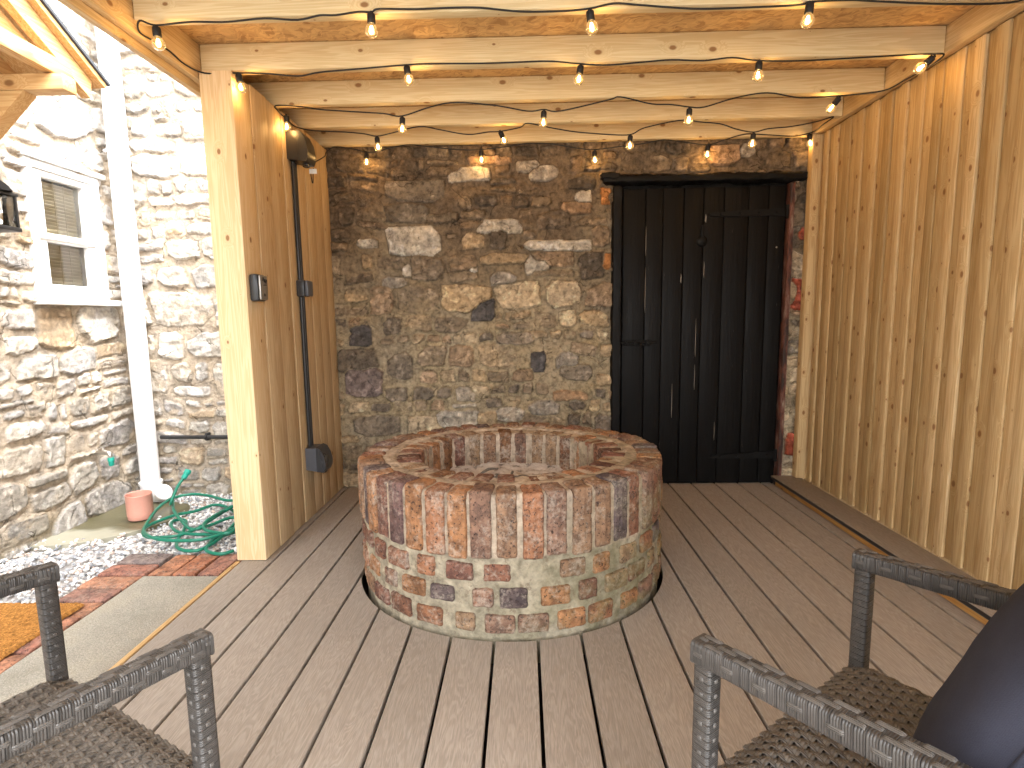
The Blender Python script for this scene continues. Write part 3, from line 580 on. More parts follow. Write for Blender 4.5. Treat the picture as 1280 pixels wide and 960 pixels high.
for z0, z1 in ((1.58, 1.868), (1.307, 1.533)):
    g = MB(); g.add([(HX - .022, 2.924, z0), (HX - .022, 3.206, z0), (HX - .022, 3.206, z1), (HX - .022, 2.924, z1)], [(0, 1, 2, 3)]); wp(g, 'window_pane', m_glass)
m_slat = plain('tan_blind_slat', (0.72, 0.64, 0.46), 0.5, 0.05, 0.0)
g = MB(); z = 1.30
while z < 1.86:
    g.rbox(HX - .062, HX - .044, 2.88, 3.213, z, z + .003, .001, M=Matrix.Translation((0, 0, 0)))
    g.v[-1][:, 2] += (g.v[-1][:, 0] - (HX - .053)) * 0.95; z += .019
for yy in (2.96, 3.06, 3.125): g.tube([(HX - .041, yy, 1.29), (HX - .041, yy, 1.88)], .0015, 5)
wp(g, 'window_blind', m_slat)

# --- porch canopy over the house door ---------------------------------------------------
m_oak = wood('canopy_timber', 'y', (0.66, 0.43, 0.20), (0.50, 0.27, 0.10)); m_oakx = wood('canopy_timber_across', 'x', (0.66, 0.43, 0.20), (0.50, 0.27, 0.10), knots=1.5)
can = empty('porch_canopy', (-2.5, 1.60, 2.0)); tag(can, 'pine timber porch canopy with braced brackets on the house wall, upper left', 'canopy')
def cp(mb, name, mat, **k):
    o = mb.build(name, mat, **k); o.parent = can; o.matrix_parent_inverse = Matrix.Translation((2.5, -1.60, -2.0)); return o
YC = 1.60
for s in (1, -1):
    Yf = lambda y: YC + s * (y - YC)
    b0, b1 = sorted((Yf(2.300), Yf(2.372)))
    g = MB(); g.rbox(-2.52, -1.86, b0, b1, 2.045, 2.108, .005, bcol()); cp(g, 'bracket', m_oakx)
    g = MB(); g.prism([(-2.52, 1.58), (-2.52, 1.70), (-2.155, 2.043), (-2.03, 2.043)], 'y', b0 + .004, b1 - .004, bcol()); cp(g, 'brace', m_oakx)
    g = MB(); a, b = (2.495, 2.082), (1.615, 2.598); nrm_ = (0.508, 0.866)
    q = [(Yf(a[0]), a[1]), (Yf(2.512), 2.158), (Yf(1.60), 2.692), (Yf(1.60), 2.606)]
    g.prism(q, 'x', -1.94, -1.90, bcol(1.0, 1.05)); cp(g, 'rafter', m_oak)
    for xx in (-2.50, -2.22):
        g = MB(); g.prism(q, 'x', xx - .02, xx + .02, bcol()); cp(g, 'rafter', m_oak)
    g = MB(); q2 = [(Yf(2.545), 2.142), (Yf(2.556), 2.158), (Yf(1.60), 2.718), (Yf(1.60), 2.696)]
    g.prism(q2, 'x', -2.53, -1.865, bcol()); cp(g, 'roof_board', m_oak)
    g = MB(); g.prism([(Yf(2.562), 2.157), (Yf(2.569), 2.167), (Yf(1.60), 2.736), (Yf(1.60), 2.721)], 'x', -2.535, -1.855); cp(g, 'roof_felt', plain('dark_felt', (.05, .055, .065), .9))
g = MB(); g.rbox(-1.945, -1.895, YC - .80, YC + .80, 2.111, 2.176, .004, bcol(1.0, 1.05)); cp(g, 'tie_beam', m_oak)
g = MB(); g.prism([(YC - .72, 2.178), (YC + .72, 2.178), (YC, 2.60)], 'x', -1.975, -1.955, (0.80, .3, .6)); cp(g, 'gable_board', m_oak)

# --- downpipe, tap, pipe, lantern, pot, hose ----------------------------------------------
m_pvc = plain('white_plastic_pipe', (0.78, 0.78, 0.79), 0.3, 0.03, 0.03)
dp = empty('downpipe', (-2.405, 3.335, -0.05)); tag(dp, 'white plastic downpipe running down the corner of the house walls', 'downpipe')
def at(root):
    def f(mb, name, mat, **k):
        o = mb.build(name, mat, **k); o.parent = root; o.matrix_parent_inverse = Matrix.Translation(-root.location); return o
    return f
dpp = at(dp)
g = MB(); g.lathe([(0, -.05), (.055, -.05), (.055, 3.3), (0, 3.3)], 28, (-2.405, 3.335, 0)); dpp(g, 'pipe', m_pvc)
g = MB(); g.lathe([(.0555, -.05), (.061, -.045), (.061, .062), (.067, .064), (.067, .082), (.0615, .085), (.0555, .09)], 28, (-2.405, 3.335, 0)); dpp(g, 'collar', m_pvc)
g = MB(); Mx = Matrix.Translation((-2.345, 3.30, -.005)) @ Matrix.Rotation(rad(62), 4, 'Y') @ Matrix.Rotation(rad(25), 4, 'X')
g.lathe([(.040, -.03), (.045, .03), (.050, .03), (.052, .085), (.046, .092), (0, .092)], 24, M=Mx); dpp(g, 'access_cap', m_pvc)
for zz in (2.12, 0.98):
    if zz > 2: 
        g = MB(); g.lathe([(.0555, -.011), (.0585, -.010), (.0585, .010), (.0555, .011)], 28, (-2.405, 3.335, zz)); g.tube([(-2.46, 3.34, zz), (-2.50, 3.35, zz + .004), (-2.535, 3.40, zz + .01)], .008, 8, smooth=4); dpp(g, 'pipe_clip', m_pvc)
bp = empty('water_pipe', (-1.9, 3.41, .35)); tag(bp, 'thin black horizontal pipe clipped along the house wall behind the post', 'pipe'); bpp = at(bp)
m_blkpl = plain('black_plastic', (0.022, 0.022, 0.023), 0.35, 0.1, 0.08)
g = MB(); g.tube([(-2.36, 3.405, .354), (-2.1, 3.405, .352), (-1.7, 3.405, .350), (-1.34, 3.405, .349)], .0125, 12); bpp(g, 'pipe', m_blkpl)
g = MB(); g.lathe([(.013, -.008), (.019, -.007), (.019, .007), (.013, .008)], 16, M=Matrix.Translation((-2.06, 3.405, .352)) @ Matrix.Rotation(rad(90), 4, 'Y')); g.rbox(-2.069, -2.051, 3.40, 3.44, .328, .378, .004); bpp(g, 'pipe_clip', m_blkpl)
tp = empty('garden_tap', (-2.50, 3.08, .32)); tag(tp, 'small chrome garden tap with turquoise hose connector on the house wall', 'tap'); tpp = at(tp)
m_chrome = G('worn_chrome', 0.25).out((0.6, 0.58, 0.55), 0.28, None, Metallic=1.0); m_teal = plain('turquoise_plastic', (0.015, 0.29, 0.22), 0.4, 0.06, 0.05)
g = MB(); g.tube([(-2.55, 3.08, .335), (-2.50, 3.08, .335), (-2.47, 3.08, .335), (-2.45, 3.08, .325), (-2.447, 3.08, .30)], [.012, .012, .013, .012, .011], 12, smooth=4); g.tube([(-2.485, 3.08, .335), (-2.485, 3.08, .37)], .007, 8); g.tube([(-2.485, 3.05, .372), (-2.485, 3.11, .372)], .006, 8); tpp(g, 'spout', m_chrome)
g = MB(); g.lathe([(0, .305), (.0165, .305), (.0175, .285), (.0145, .282), (.0145, .262), (.011, .255), (0, .255)], 18, (-2.447, 3.08, 0)); tpp(g, 'hose_connector', m_teal)
lt = empty('wall_lantern', (-2.50, 2.46, 1.6)); tag(lt, 'black framed glass wall lantern beside the white house window', 'lantern'); ltp = at(lt)
g = MB()
for sx in (-.055, .055):
    for sy in (-.055, .055): g.rbox(-2.42 + sx - .005, -2.42 + sx + .005, 2.515 + sy - .005, 2.515 + sy + .005, 1.545, 1.70, .001)
g.rbox(-2.485, -2.355, 2.45, 2.58, 1.525, 1.545, .004); g.rbox(-2.485, -2.355, 2.45, 2.58, 1.685, 1.70, .004)
g.lathe([(.10, 1.70), (.075, 1.73), (.03, 1.76), (.028, 1.785), (0, 1.79)], 4, (-2.42, 2.515, 0)); g.tube([(-2.42, 2.515, 1.785), (-2.44, 2.515, 1.82), (-2.50, 2.515, 1.80), (-2.54, 2.515, 1.74)], .007, 8, smooth=5); g.rbox(-2.545, -2.525, 2.48, 2.55, 1.62, 1.80, .004)
ltp(g, 'lantern_frame', m_blkpl)
g = MB(); g.rbox(-2.474, -2.366, 2.461, 2.569, 1.546, 1.684, .001); ltp(g, 'lantern_glass', m_glass)
m_pot = plain('pink_plastic', (0.60, 0.30, 0.235), 0.5, 0.06, 0.05)
g = MB(); g.lathe([(0, -.030), (.060, -.030), (.063, -.026), (.063, -.008), (.0655, -.006), (.0665, .108), (.068, .112), (.0665, .116), (.0625, .114), (.061, .05), (0, .045)], 36, (-2.232, 2.985, 0))
tag(g.build('plant_pot', m_pot), 'empty pale pink plastic plant pot at the foot of the white downpipe', 'pot')
m_hose = plain('green_hose', (0.012, 0.165, 0.105), 0.32, 0.08, 0.05)
HOSE = [(-1.421, 2.49, -0.02), (-1.468, 2.455, -0.02), (-1.562, 2.501, -0.02), (-1.599, 2.635, -0.02), (-1.552, 2.718, -0.02), (-1.58, 2.852, -0.02), (-1.716, 3.041, -0.02), (-1.885, 3.153, -0.02), (-1.943, 3.045, -0.02), (-2.0, 2.949, -0.008), (-2.036, 2.864, -0.008), (-2.048, 2.772, -0.008), (-2.004, 2.684, -0.008), (-1.938, 2.632, -0.008), (-1.858, 2.631, -0.008), (-1.789, 2.661, -0.008), (-1.752, 2.768, -0.008), (-1.75, 2.958, -0.008), (-1.723, 3.056, 0.004), (-1.728, 3.139, 0.004), (-1.844, 3.17, 0.004), (-1.978, 3.248, 0.004), (-2.11, 3.281, 0.004), (-2.185, 3.207, 0.004), (-2.161, 3.037, 0.004), (-2.062, 2.799, 0.004), (-1.993, 2.676, 0.004), (-1.864, 2.564, 0.016), (-1.75, 2.533, 0.016), (-1.615, 2.541, 0.016), (-1.538, 2.62, 0.016), (-1.516, 2.704, 0.016), (-1.517, 2.62, 0.016), (-1.654, 2.663, 0.016), (-1.721, 2.763, 0.016), (-1.728, 2.881, 0.016), (-1.76, 3.123, -0.02), (-1.644, 2.975, -0.02), (-1.577, 2.686, -0.02), (-1.585, 2.519, -0.02), (-1.648, 2.492, -0.02), (-1.723, 2.53, -0.02), (-1.78, 2.618, -0.02), (-1.832, 2.754, -0.02), (-1.91, 2.893, -0.02), (-1.954, 2.863, -0.008), (-1.926, 2.793, -0.008), (-1.833, 2.703, -0.008), (-1.736, 2.67, -0.008), (-1.587, 2.668, -0.008), (-1.509, 2.72, -0.008), (-1.643, 2.906, -0.008), (-1.713, 2.789, -0.008), (-1.776, 2.735, -0.008), (-1.916, 2.855, 0.004), (-2.051, 3.008, 0.004), (-2.176, 3.192, 0.004)]
hs_ = empty('garden_hose', (-1.8, 2.8, -0.03)); tag(hs_, 'tangled coil of green garden hose lying on the pale gravel', 'hose'); hsp = at(hs_)
P = np.array(HOSE); P[:, 2] += 0.006; P[:, 1] = np.minimum(P[:, 1], 3.30 + 0.0 * P[:, 1])
g = MB(); g.tube(list(P) + [(-2.06, 3.0, .045), (-2.046, 3.02, .10), (-2.035, 3.05, .145), (-2.022, 3.085, .178)], .0085, 10, smooth=5); hsp(g, 'hose', m_hose, angle=180)
g = MB(); ax = Vector((.016, .05, .055)).normalized(); Mx = Matrix.Translation((-2.022, 3.085, .178)) @ ax.to_track_quat('Z', 'Y').to_matrix().to_4x4()
g.lathe([(0, -.008), (.013, -.008), (.0155, 0), (.0155, .022), (.019, .024), (.019, .046), (.014, .05), (0, .05)], 18, M=Mx); hsp(g, 'hose_connector', m_teal)
# doormat
g = MB(); n1, n2 = 130, 150; X, Y = np.meshgrid(np.linspace(-2.30, -1.757, n1), np.linspace(1.24, 2.0, n2), indexing='ij'); ed = np.minimum(np.minimum(X + 2.30, -1.757 - X), np.minimum(Y - 1.24, 2.0 - Y))
Z = -0.021 + 0.013 * sstep(-.001, .006, ed) + 0.006 * (RNG.rand(n1, n2) - .5) * (ed > 0.001) + 0.004 * fbm(X, Y, 30, 88, 2); X = X + 0.004 * (RNG.rand(n1, n2) - .5); Y = Y + .004 * (RNG.rand(n1, n2) - .5)
i = np.arange(n1 - 1)[:, None] * n2; j = np.arange(n2 - 1)[None]; cm_ = (0.55 + 0.9 * RNG.rand(n1 * n2))[:, None] * np.array([0.42, 0.20, 0.055])
g.add(np.stack([X, Y, Z], -1).reshape(-1, 3), np.stack([i + j, i + n2 + j, i + n2 + j + 1, i + j + 1], -1).reshape(-1, 4), cm_)
gm = G('coir', 0.95, 0.1); a_ = gm.attr(); nn = gm.noise(gm.pos(), 320, 3, 0.7)
tag(g.build('doormat', gm.out(gm.mix(1.0, a_.outputs['Color'], gm.ramp(nn, [(.3, .6), (.7, 1.3)]), 'MULTIPLY'), .95, gm.bump(nn, .8, .006)), angle=180), 'orange coir doormat lying on the brick edging at left', 'doormat')

# --- round brick fire pit ----------------------------------------------------------------
pit = empty('fire_pit', (PX, PY, 0)); tag(pit, 'round waist-low brick fire pit with two rings of upright bricks, rising through the deck', 'fire pit'); ptp = at(pit)
m_brick = brick_mat('old_pit_brick', 0.62, 0.55); m_lime = G('lime_mortar', 0.95, 0.15); p_ = m_lime.pos(); a_ = m_lime.attr()
n1_ = m_lime.noise(p_, 30, 6, 0.65); n2_ = m_lime.noise(p_, 7, 4, 0.6); sp_ = m_lime.n('ShaderNodeSeparateXYZ', None, Vector=p_)
c_ = m_lime.mix(1.0, a_.outputs['Color'], m_lime.ramp(n1_, [(0.3, 0.55), (0.5, 1.0), (0.70, 1.4)]), 'MULTIPLY')
grn = m_lime.ma('MULTIPLY', m_lime.mr(m_lime.ma('SUBTRACT', sp_.outputs[0], m_lime.ma('MULTIPLY', sp_.outputs[2], 0.7)), -0.45, 0.4), m_lime.mr(n2_, 0.35, 0.62))
c_ = m_lime.mix(m_lime.ma('MULTIPLY', grn, 0.6), c_, (0.15, 0.145, 0.065)); c_ = m_lime.mix(m_lime.mr(m_lime.noise(p_, 22, 5, 0.75), 0.55, 0.66, 0, 0.65), c_, (0.15, 0.115, 0.08))
m_lime = m_lime.out(c_, 0.95, m_lime.bump(n1_, 0.8, 0.008))
KY = PRY / PRX
def frame_at(th, r):
    p = Vector((PX + r * math.cos(th), PY + r * KY * math.sin(th), 0)); nrm = Vector((math.cos(th), math.sin(th) / KY, 0)).normalized(); t = Vector((-nrm.y, nrm.x, 0))
    return Matrix(((t.x, nrm.x, 0, p.x), (t.y, nrm.y, 0, p.y), (0, 0, 1, 0), (0, 0, 0, 1)))
bp_ = [(0.28, 0.132, 0.072), (0.205, 0.096, 0.062), (0.235, 0.142, 0.088), (0.165, 0.080, 0.058), (0.31, 0.155, 0.075), (0.20, 0.12, 0.085), (0.11, 0.083, 0.082), (0.25, 0.165, 0.10), (0.20, 0.098, 0.062), (0.135, 0.082, 0.074)]
PH = 0.522
g = MB(); N = 46
for q in range(N):
    th = 2 * math.pi * (q + .5 + random.uniform(-.06, .06)) / N; M_ = frame_at(th, 0.652 - .055 + random.uniform(-.004, .004)) @ Matrix.Rotation(random.uniform(-.03, .03), 4, 'Z') @ Matrix.Rotation(random.uniform(-.012, .012), 4, 'X')
    w = random.uniform(.0365, .0405); c = random.choice(bp_[:6] + bp_[:6] + bp_[7:]) if q % 13 else bp_[6]
    block(g, -w, w, -.055, .055, .284 + random.uniform(-.006, .006), PH + random.uniform(-.006, .004), .014, 7, 9, 16, .0065, q, c, M_)
ptp(g, 'soldier_course', m_brick, angle=180)
g = MB(); N = 31
for q in range(N):
    th = 2 * math.pi * (q + .2 + random.uniform(-.05, .05)) / N; M_ = frame_at(th, 0.447 + random.uniform(-.004, .004)) @ Matrix.Rotation(random.uniform(-.03, .03), 4, 'Z')
    w = random.uniform(.0335, .0365); c = np.array(random.choice(bp_[:6] + bp_[7:9])) * (0.95 if q % 4 else 0.55)
    block(g, -w, w, -.055, .055, .285, PH - .010 + random.uniform(-.006, .004), .012, 7, 9, 12, .006, 100 + q, c, M_)
ptp(g, 'inner_brick_ring', m_brick, angle=180)
g = MB()
for row, (z0, z1) in enumerate(((.199, .272), (.108, .181), (.016, .090))):
    N = 31
    for q in range(N):
        if random.random() < .02: continue
        th = 2 * math.pi * (q + (.5 if row % 2 else 0) + random.uniform(-.1, .1)) / N; M_ = frame_at(th, 0.6515 - .05 + random.uniform(-.003, .003))
        w = random.choice([.052, .056, .050, .058, .040]); c = np.array(random.choice(bp_[:6] * 2 + bp_[6:])) * random.uniform(.8, 1.1)
        block(g, -w, w, -.05, .05, z0 + random.uniform(-.005, .005), z1 + random.uniform(-.004, .004), .013, 9, 6, 6, .007, 200 + q + 40 * row, c, M_)
ptp(g, 'lower_courses', m_brick, angle=180)
# mortar body: dense turned profile with smears
g = MB(); na = 620
prof = [(0.396, .30), (0.397, .36), (0.397, .42), (0.398, .47), (0.400, .498), (0.408, .507)]
prof += [(r, .509) for r in np.linspace(.42, .495, 8)] + [(r, .516) for r in np.linspace(.50, .54, 7)] + [(r, .512) for r in np.linspace(.55, .625, 8)] + [(.630, .506), (.638, .496)]
prof += [(.6395, z) for z in np.linspace(.49, .29, 26)] + [(.6410, z) for z in np.linspace(.284, .0, 48)] + [(.641, -.03), (.641, -.12)]
prof = np.array(prof); th = np.linspace(0, 2 * np.pi, na, endpoint=False); TH, RR = np.meshgrid(th, prof[:, 0], indexing='xy'); ZZ = np.repeat(prof[:, 1:2], na, 1)
a1 = TH * .65 + 3; s_ = np.cumsum(np.concatenate([[0], np.hypot(*np.diff(prof, axis=0).T)]))[:, None] * np.ones((1, na))
blend = sstep(0, .6, TH) ; 
def per(f, sd, o): return fbm(a1, s_, f, sd, o) * blend + fbm(a1 + 2 * np.pi * .65, s_, f, sd, o) * (1 - blend)
nA = per(14, 501, 4) - .5; nB = per(55, 505, 3) - .5; nC = per(4, 509, 3) - .5
out_ = (prof[:, 0] > .64)[:, None]; top_ = ((prof[:, 1] > .505) & (prof[:, 0] < .63))[:, None]; low_ = ((prof[:, 1] < .285) & (prof[:, 0] > .64))[:, None]
RR = RR + out_ * (nA * .014 + nB * .007 + low_ * (nC * .004 - .0025)); ZZ = ZZ + top_ * (nA * .012 + nB * .005 - .004)
cA = np.array([0.37, 0.305, 0.235]); cB = np.array([0.31, 0.275, 0.205]); wgt = (low_ * 1.0 * np.ones_like(TH))[..., None]
Cc = cA * (1 - wgt) + cB * wgt; Cc = Cc * (1 + .5 * nA + .4 * nB)[..., None]
g.add(np.stack([PX + RR * np.cos(TH), PY + RR * KY * np.sin(TH), ZZ], -1).reshape(-1, 3), np.array([[k * na + j, k * na + (j + 1) % na, (k + 1) * na + (j + 1) % na, (k + 1) * na + j] for k in range(len(prof) - 1) for j in range(na)]), Cc.reshape(-1, 3))
ptp(g, 'mortar', m_lime, angle=180)
g = MB(); nr = 40; rr = np.linspace(0, .43, nr); th = np.linspace(0, 2 * np.pi, 120, endpoint=False); RR, TH = np.meshgrid(rr, th, indexing='ij'); X = PX + RR * np.cos(TH); Y = PY + RR * KY * np.sin(TH)
Z = .338 + .05 * (fbm(X, Y, 5, 521, 4) - .5) + .02 * (fbm(X, Y, 40, 525, 3) - .5) + .02 * (RR / .43) ** 3
g.add(np.stack([X, Y, Z], -1).reshape(-1, 3), np.array([[k * 120 + j, k * 120 + (j + 1) % 120, (k + 1) * 120 + (j + 1) % 120, (k + 1) * 120 + j] for k in range(nr - 1) for j in range(120)]))
gm = G('wood_ash', 1.0, 0.1); nn = gm.noise(gm.pos(), 22, 6, .7); ptp(g, 'ash_bed', gm.out(gm.ramp(nn, [(.33, (.10, .09, .085)), (.45, (.42, .38, .34)), (.65, (.56, .52, .47))]), 1.0, gm.bump(nn, .8, .01)), angle=180)
g = MB()
for q in range(9):
    a, r_ = random.uniform(0, 6.28), random.uniform(0, .22); cx_, cy_ = PX + r_ * math.cos(a), PY + .06 + r_ * KY * math.sin(a); t = random.uniform(0, 3.14); L = random.uniform(.04, .11)
    g.tube([(cx_ - L * math.cos(t), cy_ - L * math.sin(t), .352), (cx_, cy_ + .01, .362 + random.uniform(0, .012)), (cx_ + L * math.cos(t), cy_ + L * math.sin(t), .355)], [.005, .007, .004], 7, smooth=3)
ptp(g, 'charred_twigs', plain('charred_wood', (.13, .125, .12), .9, .5, .6, 90), angle=180)

# --- timber shelter ------------------------------------------------------------------------
shel = empty('wooden_shelter', (-1.26, 2.42, 0)); tag(shel, 'open fronted pine shelter with beamed board roof and vertical plank sides over the deck', 'shelter'); shp = at(shel)
m_beam = wood('beam_pine', 'x', (0.665, 0.555, 0.34), (0.56, 0.435, 0.235)); m_rim = wood('rim_pine', 'y', (0.64, 0.48, 0.27), (0.50, 0.34, 0.16))
m_left = wood('panel_pine', 'z', (0.58, 0.44, 0.265), (0.45, 0.31, 0.165), knots=0.8); m_right = wood('cladding_pine', 'z', (0.60, 0.44, 0.235), (0.47, 0.31, 0.14), knots=0.85, dens=(17.0, 4.4)); m_post = wood('post_pine', 'z', (0.70, 0.54, 0.33), (0.60, 0.42, 0.22), knots=0.8)
BY = [-0.54, -0.12, 0.30, 0.72, 1.14, 1.56, 1.98, 2.375, 2.745, 3.08, 3.39]
for q, y in enumerate(BY):
    g = MB(); g.rbox(-1.328, 1.718, y, y + (.045 if q < 10 else .042), 2.130 + (.006 if q > 8 else 0), 2.236, .004, (random.uniform(.97, 1.06), random.random(), random.random())); shp(g, 'beam', m_beam)
g = MB(); g.rbox(-1.395, -1.366, -0.60, 3.46, 2.062, 2.25, .004, bcol(.92, 1)); shp(g, 'fascia', m_rim)
g = MB(); g.rbox(-1.364, -1.331, -0.60, 3.45, 2.090, 2.236, .004, bcol(.92, 1)); shp(g, 'rim_joist', m_rim)
g = MB(); g.rbox(1.7205, 1.762, -0.60, 3.45, 2.132, 2.236, .004, bcol(.92, 1)); shp(g, 'rim_joist', m_rim)
g = MB(); g.rbox(-1.40, 1.83, -.632, -.602, 2.10, 2.262, .004, bcol()); shp(g, 'fascia', m_beam)
gm = G('strand_board', 0.7, 0.25); p_ = gm.pos(); d_ = gm.n('ShaderNodeTexNoise', None, Vector=p_, Scale=14.0, Detail=2.0)
pw = gm.vm('ADD', p_, gm.vm('MULTIPLY', gm.vm('SUBTRACT', d_.outputs['Color'], (.5, .5, .5)), (.10, .10, .10)))
v1 = gm.n('ShaderNodeTexVoronoi', None, Vector=gm.vm('MULTIPLY', pw, (22, 75, 1)), Scale=1.0); v2 = gm.n('ShaderNodeTexVoronoi', None, Vector=gm.vm('MULTIPLY', gm.n('ShaderNodeVectorRotate', {'rotation_type': 'Z_AXIS'}, Vector=pw, Angle=0.7).outputs[0], (28, 90, 1)), Scale=1.0)
s1 = gm.n('ShaderNodeSeparateColor', None, Color=v1.outputs['Color']); s2 = gm.n('ShaderNodeSeparateColor', None, Color=v2.outputs['Color'])
f_ = gm.ma('ADD', gm.ma('MULTIPLY', s1.outputs[0], .5), gm.ma('MULTIPLY', s2.outputs[1], .5)); fb = gm.noise(gm.vm('MULTIPLY', pw, (30, 260, 1)), 1.0, 3)
c_ = gm.ramp(gm.ma('ADD', gm.ma('MULTIPLY', f_, .8), gm.ma('MULTIPLY', fb, .2)), [(.15, (.36, .205, .085)), (.45, (.54, .345, .155)), (.75, (.66, .44, .20))])
m_osb = gm.out(c_, .7, gm.bump(gm.ma('ADD', f_, fb), .4, .004))
g = MB(); g.rbox(-1.40, 1.83, -0.60, 3.47, 2.238, 2.256, .001); rb = shp(g, 'roof_board', m_osb)
g = MB(); g.rbox(-1.42, 1.85, -.65, 3.48, 2.263, 2.272, .002); shp(g, 'roof_felt', plain('roof_felt', (.06, .06, .065), .9))
g = MB(); g.rbox(-1.327, -1.190, 2.347, 2.497, .002, 2.122, .006, (1.03, .21, .63)); shp(g, 'post', m_post)
g = MB(); y = 2.4995; k = 0
for w in (.152, .155, .145, .125, .118, .130, .122):
    ye = min(y + w, 3.445); g.rbox(-1.215, -1.190 + RNG.uniform(-.004, .004), y + .0012, ye - .0012, .004, 2.128, .004, (RNG.uniform(.86, 1.05), RNG.rand(), RNG.rand())); y = ye
shp(g, 'side_panel', m_left)
g = MB(); y = 2.50
while y < 3.45: g.rbox(-1.325, -1.305, y, y + .145, -.02, 2.128, .003, bcol()); y += .148
g.rbox(-1.304, -1.2165, 2.93, 3.02, .004, 2.125, .003, bcol()); shp(g, 'outer_backing', m_left)
g = MB(); y = 3.325; k = 0
while y > -0.60:
    w = RNG.uniform(.044, .062); dep = (.007 if k % 2 else 0) + RNG.uniform(0, .005)
    tn = RNG.uniform(.80, 1.12) * (0.74 if RNG.rand() < .12 else 1)
    g.rbox(1.755 + dep, 1.785, y - w + .0014, y - .0014, .062, 2.130, .0018, (tn, RNG.rand(), RNG.rand())); y -= w; k += 1
shp(g, 'side_cladding', m_right)
g = MB(); g.rbox(1.788, 1.806, -0.60, 3.412, -.02, 2.235, .002, bcol()); shp(g, 'outer_backing', m_right)  # backing panel added to stop light leaking between the boards, unseen
g = MB(); g.rbox(1.708, 1.80, 3.352, 3.405, .062, 2.131, .004, bcol()); shp(g, 'post', m_right)
g = MB(); g.rbox(1.64, 1.752, -.598, -.49, .062, 2.129, .004, bcol()); shp(g, 'post', m_post)
g = MB(); g.rbox(-1.327, -1.215, -.598, -.49, .002, 2.088, .004, bcol()); shp(g, 'post', m_post)
# raised board along the right side
stp = empty('raised_deck_board', (1.67, 2.4, 0)); tag(stp, 'dark composite board raised on an orange timber batten along the right plank wall', 'step'); sp3 = at(stp)
g = MB(); g.rbox(1.586, 1.752, -0.60, 3.43, .036, .060, .004, (0.88, .3, .4)); sp3(g, 'tread', m_deck)
g = MB(); g.rbox(1.5855, 1.5857, -0.60, 3.43, .040, .056, .0001); g.rbox(1.60, 1.74, 3.40, 3.43, .004, .035, .002); sp3(g, 'tread_edge_shade', m_blkpl)  # black strip on the tread face stands in for the shadow there
g = MB(); g.rbox(1.604, 1.640, -0.60, 3.425, .0015, .0355, .003, (1.0, .55, .1)); sp3(g, 'batten', wood('orange_batten', 'y', (0.60, 0.34, 0.11), (0.46, 0.22, 0.06)))
g = MB(); g.rbox(1.603, 1.75, -1.4, 3.45, -.09, .0005, .002, (.9, .3, .4)); struct(g.build('deck_margin', m_deck))

# --- electrics on the left side panel -----------------------------------------------------------
m_box = plain('charcoal_plastic', (0.040, 0.042, 0.047), 0.32, 0.06, 0.06); m_box2 = plain('slate_plastic', (0.085, 0.09, 0.105), 0.42, 0.06, 0.06)
XP = -1.1875
def socket_box(name, label, cat, y0, y1, z0, z1, dep, mat1, mat2):
    r_ = empty(name, (XP, (y0 + y1) / 2, z0)); tag(r_, label, cat); f = at(r_); h = z1 - z0
    g = MB(); g.prism([(XP, z0 + .010), (XP + dep * .55, z0), (XP + dep * .55, z1), (XP, z1)], 'y', y0, y1); f(g, 'back_box', mat1, angle=30)
    g = MB(); xs_ = XP + dep * .55 + .0015; pr = [(xs_, z0 - .002), (xs_ + dep * .35, z0 - .004), (xs_ + dep * .45, z0 + h * .15), (xs_ + dep * .46, z0 + h * .35), (xs_ + dep * .38, z0 + h * .68), (xs_ + dep * .20, z0 + h * .95), (xs_, z1 + .004)]
    g.prism(pr, 'y', y0 - .002, y1 + .002); f(g, 'lid', mat2, angle=30)
    g = MB(); g.rbox(xs_ + .004, xs_ + dep * .3, (y0 + y1) / 2 - .02, (y0 + y1) / 2 + .02, z0 - .016, z0 - .005, .003); f(g, 'latch', m_blkpl)
    return f
f = socket_box('outdoor_socket', 'glossy black weatherproof socket box at the top of the left plank panel', 'socket', 2.845, 2.955, 1.90, 2.045, .105, m_blkpl, m_blkpl)
socket_box('outdoor_socket', 'slate grey weatherproof socket box near the foot of the left plank panel', 'socket', 2.845, 2.955, .275, .405, .105, m_box2, m_box)
sw = empty('light_switch', (XP, 2.9, 1.26)); tag(sw, 'small charcoal outdoor switch box halfway up the left plank panel', 'switch'); f = at(sw)
g = MB(); g.rbox(XP, XP + .042, 2.858, 2.940, 1.218, 1.305, .007); f(g, 'back_box', m_box)
g = MB(); g.rbox(XP + .0435, XP + .062, 2.860, 2.938, 1.220, 1.303, .010); f(g, 'lid', m_box2)
cd = empty('cable_conduit', (XP, 2.9, .4)); tag(cd, 'pair of thin black cables running down the left plank panel between the boxes', 'cable'); f = at(cd)
for yy in (2.888, 2.914):
    g = MB(); g.tube([(XP + .011, yy, .406), (XP + .0105, yy, .8), (XP + .011, yy + .001, 1.217)], .0095, 10); f(g, 'cable', m_blkpl)
    g = MB(); g.tube([(XP + .011, yy, 1.306), (XP + .0105, yy, 1.6), (XP + .011, yy, 1.905)], .0095, 10); f(g, 'cable', m_blkpl)
ks = empty('key_safe', (XP, 2.40, 1.24)); tag(ks, 'small black and silver key safe screwed to the side of the left post', 'key safe'); f = at(ks)
g = MB(); g.rbox(XP, XP + .040, 2.362, 2.438, 1.180, 1.298, .010); f(g, 'case', m_blkpl)
g = MB(); g.rbox(XP + .0405, XP + .050, 2.366, 2.434, 1.186, 1.292, .008)
m_silver = plain('brushed_grey', (0.33, 0.32, 0.30), 0.35, .08, .1, Metallic=0.7); f(g, 'cover', m_silver)
g = MB(); xf = XP + .0508
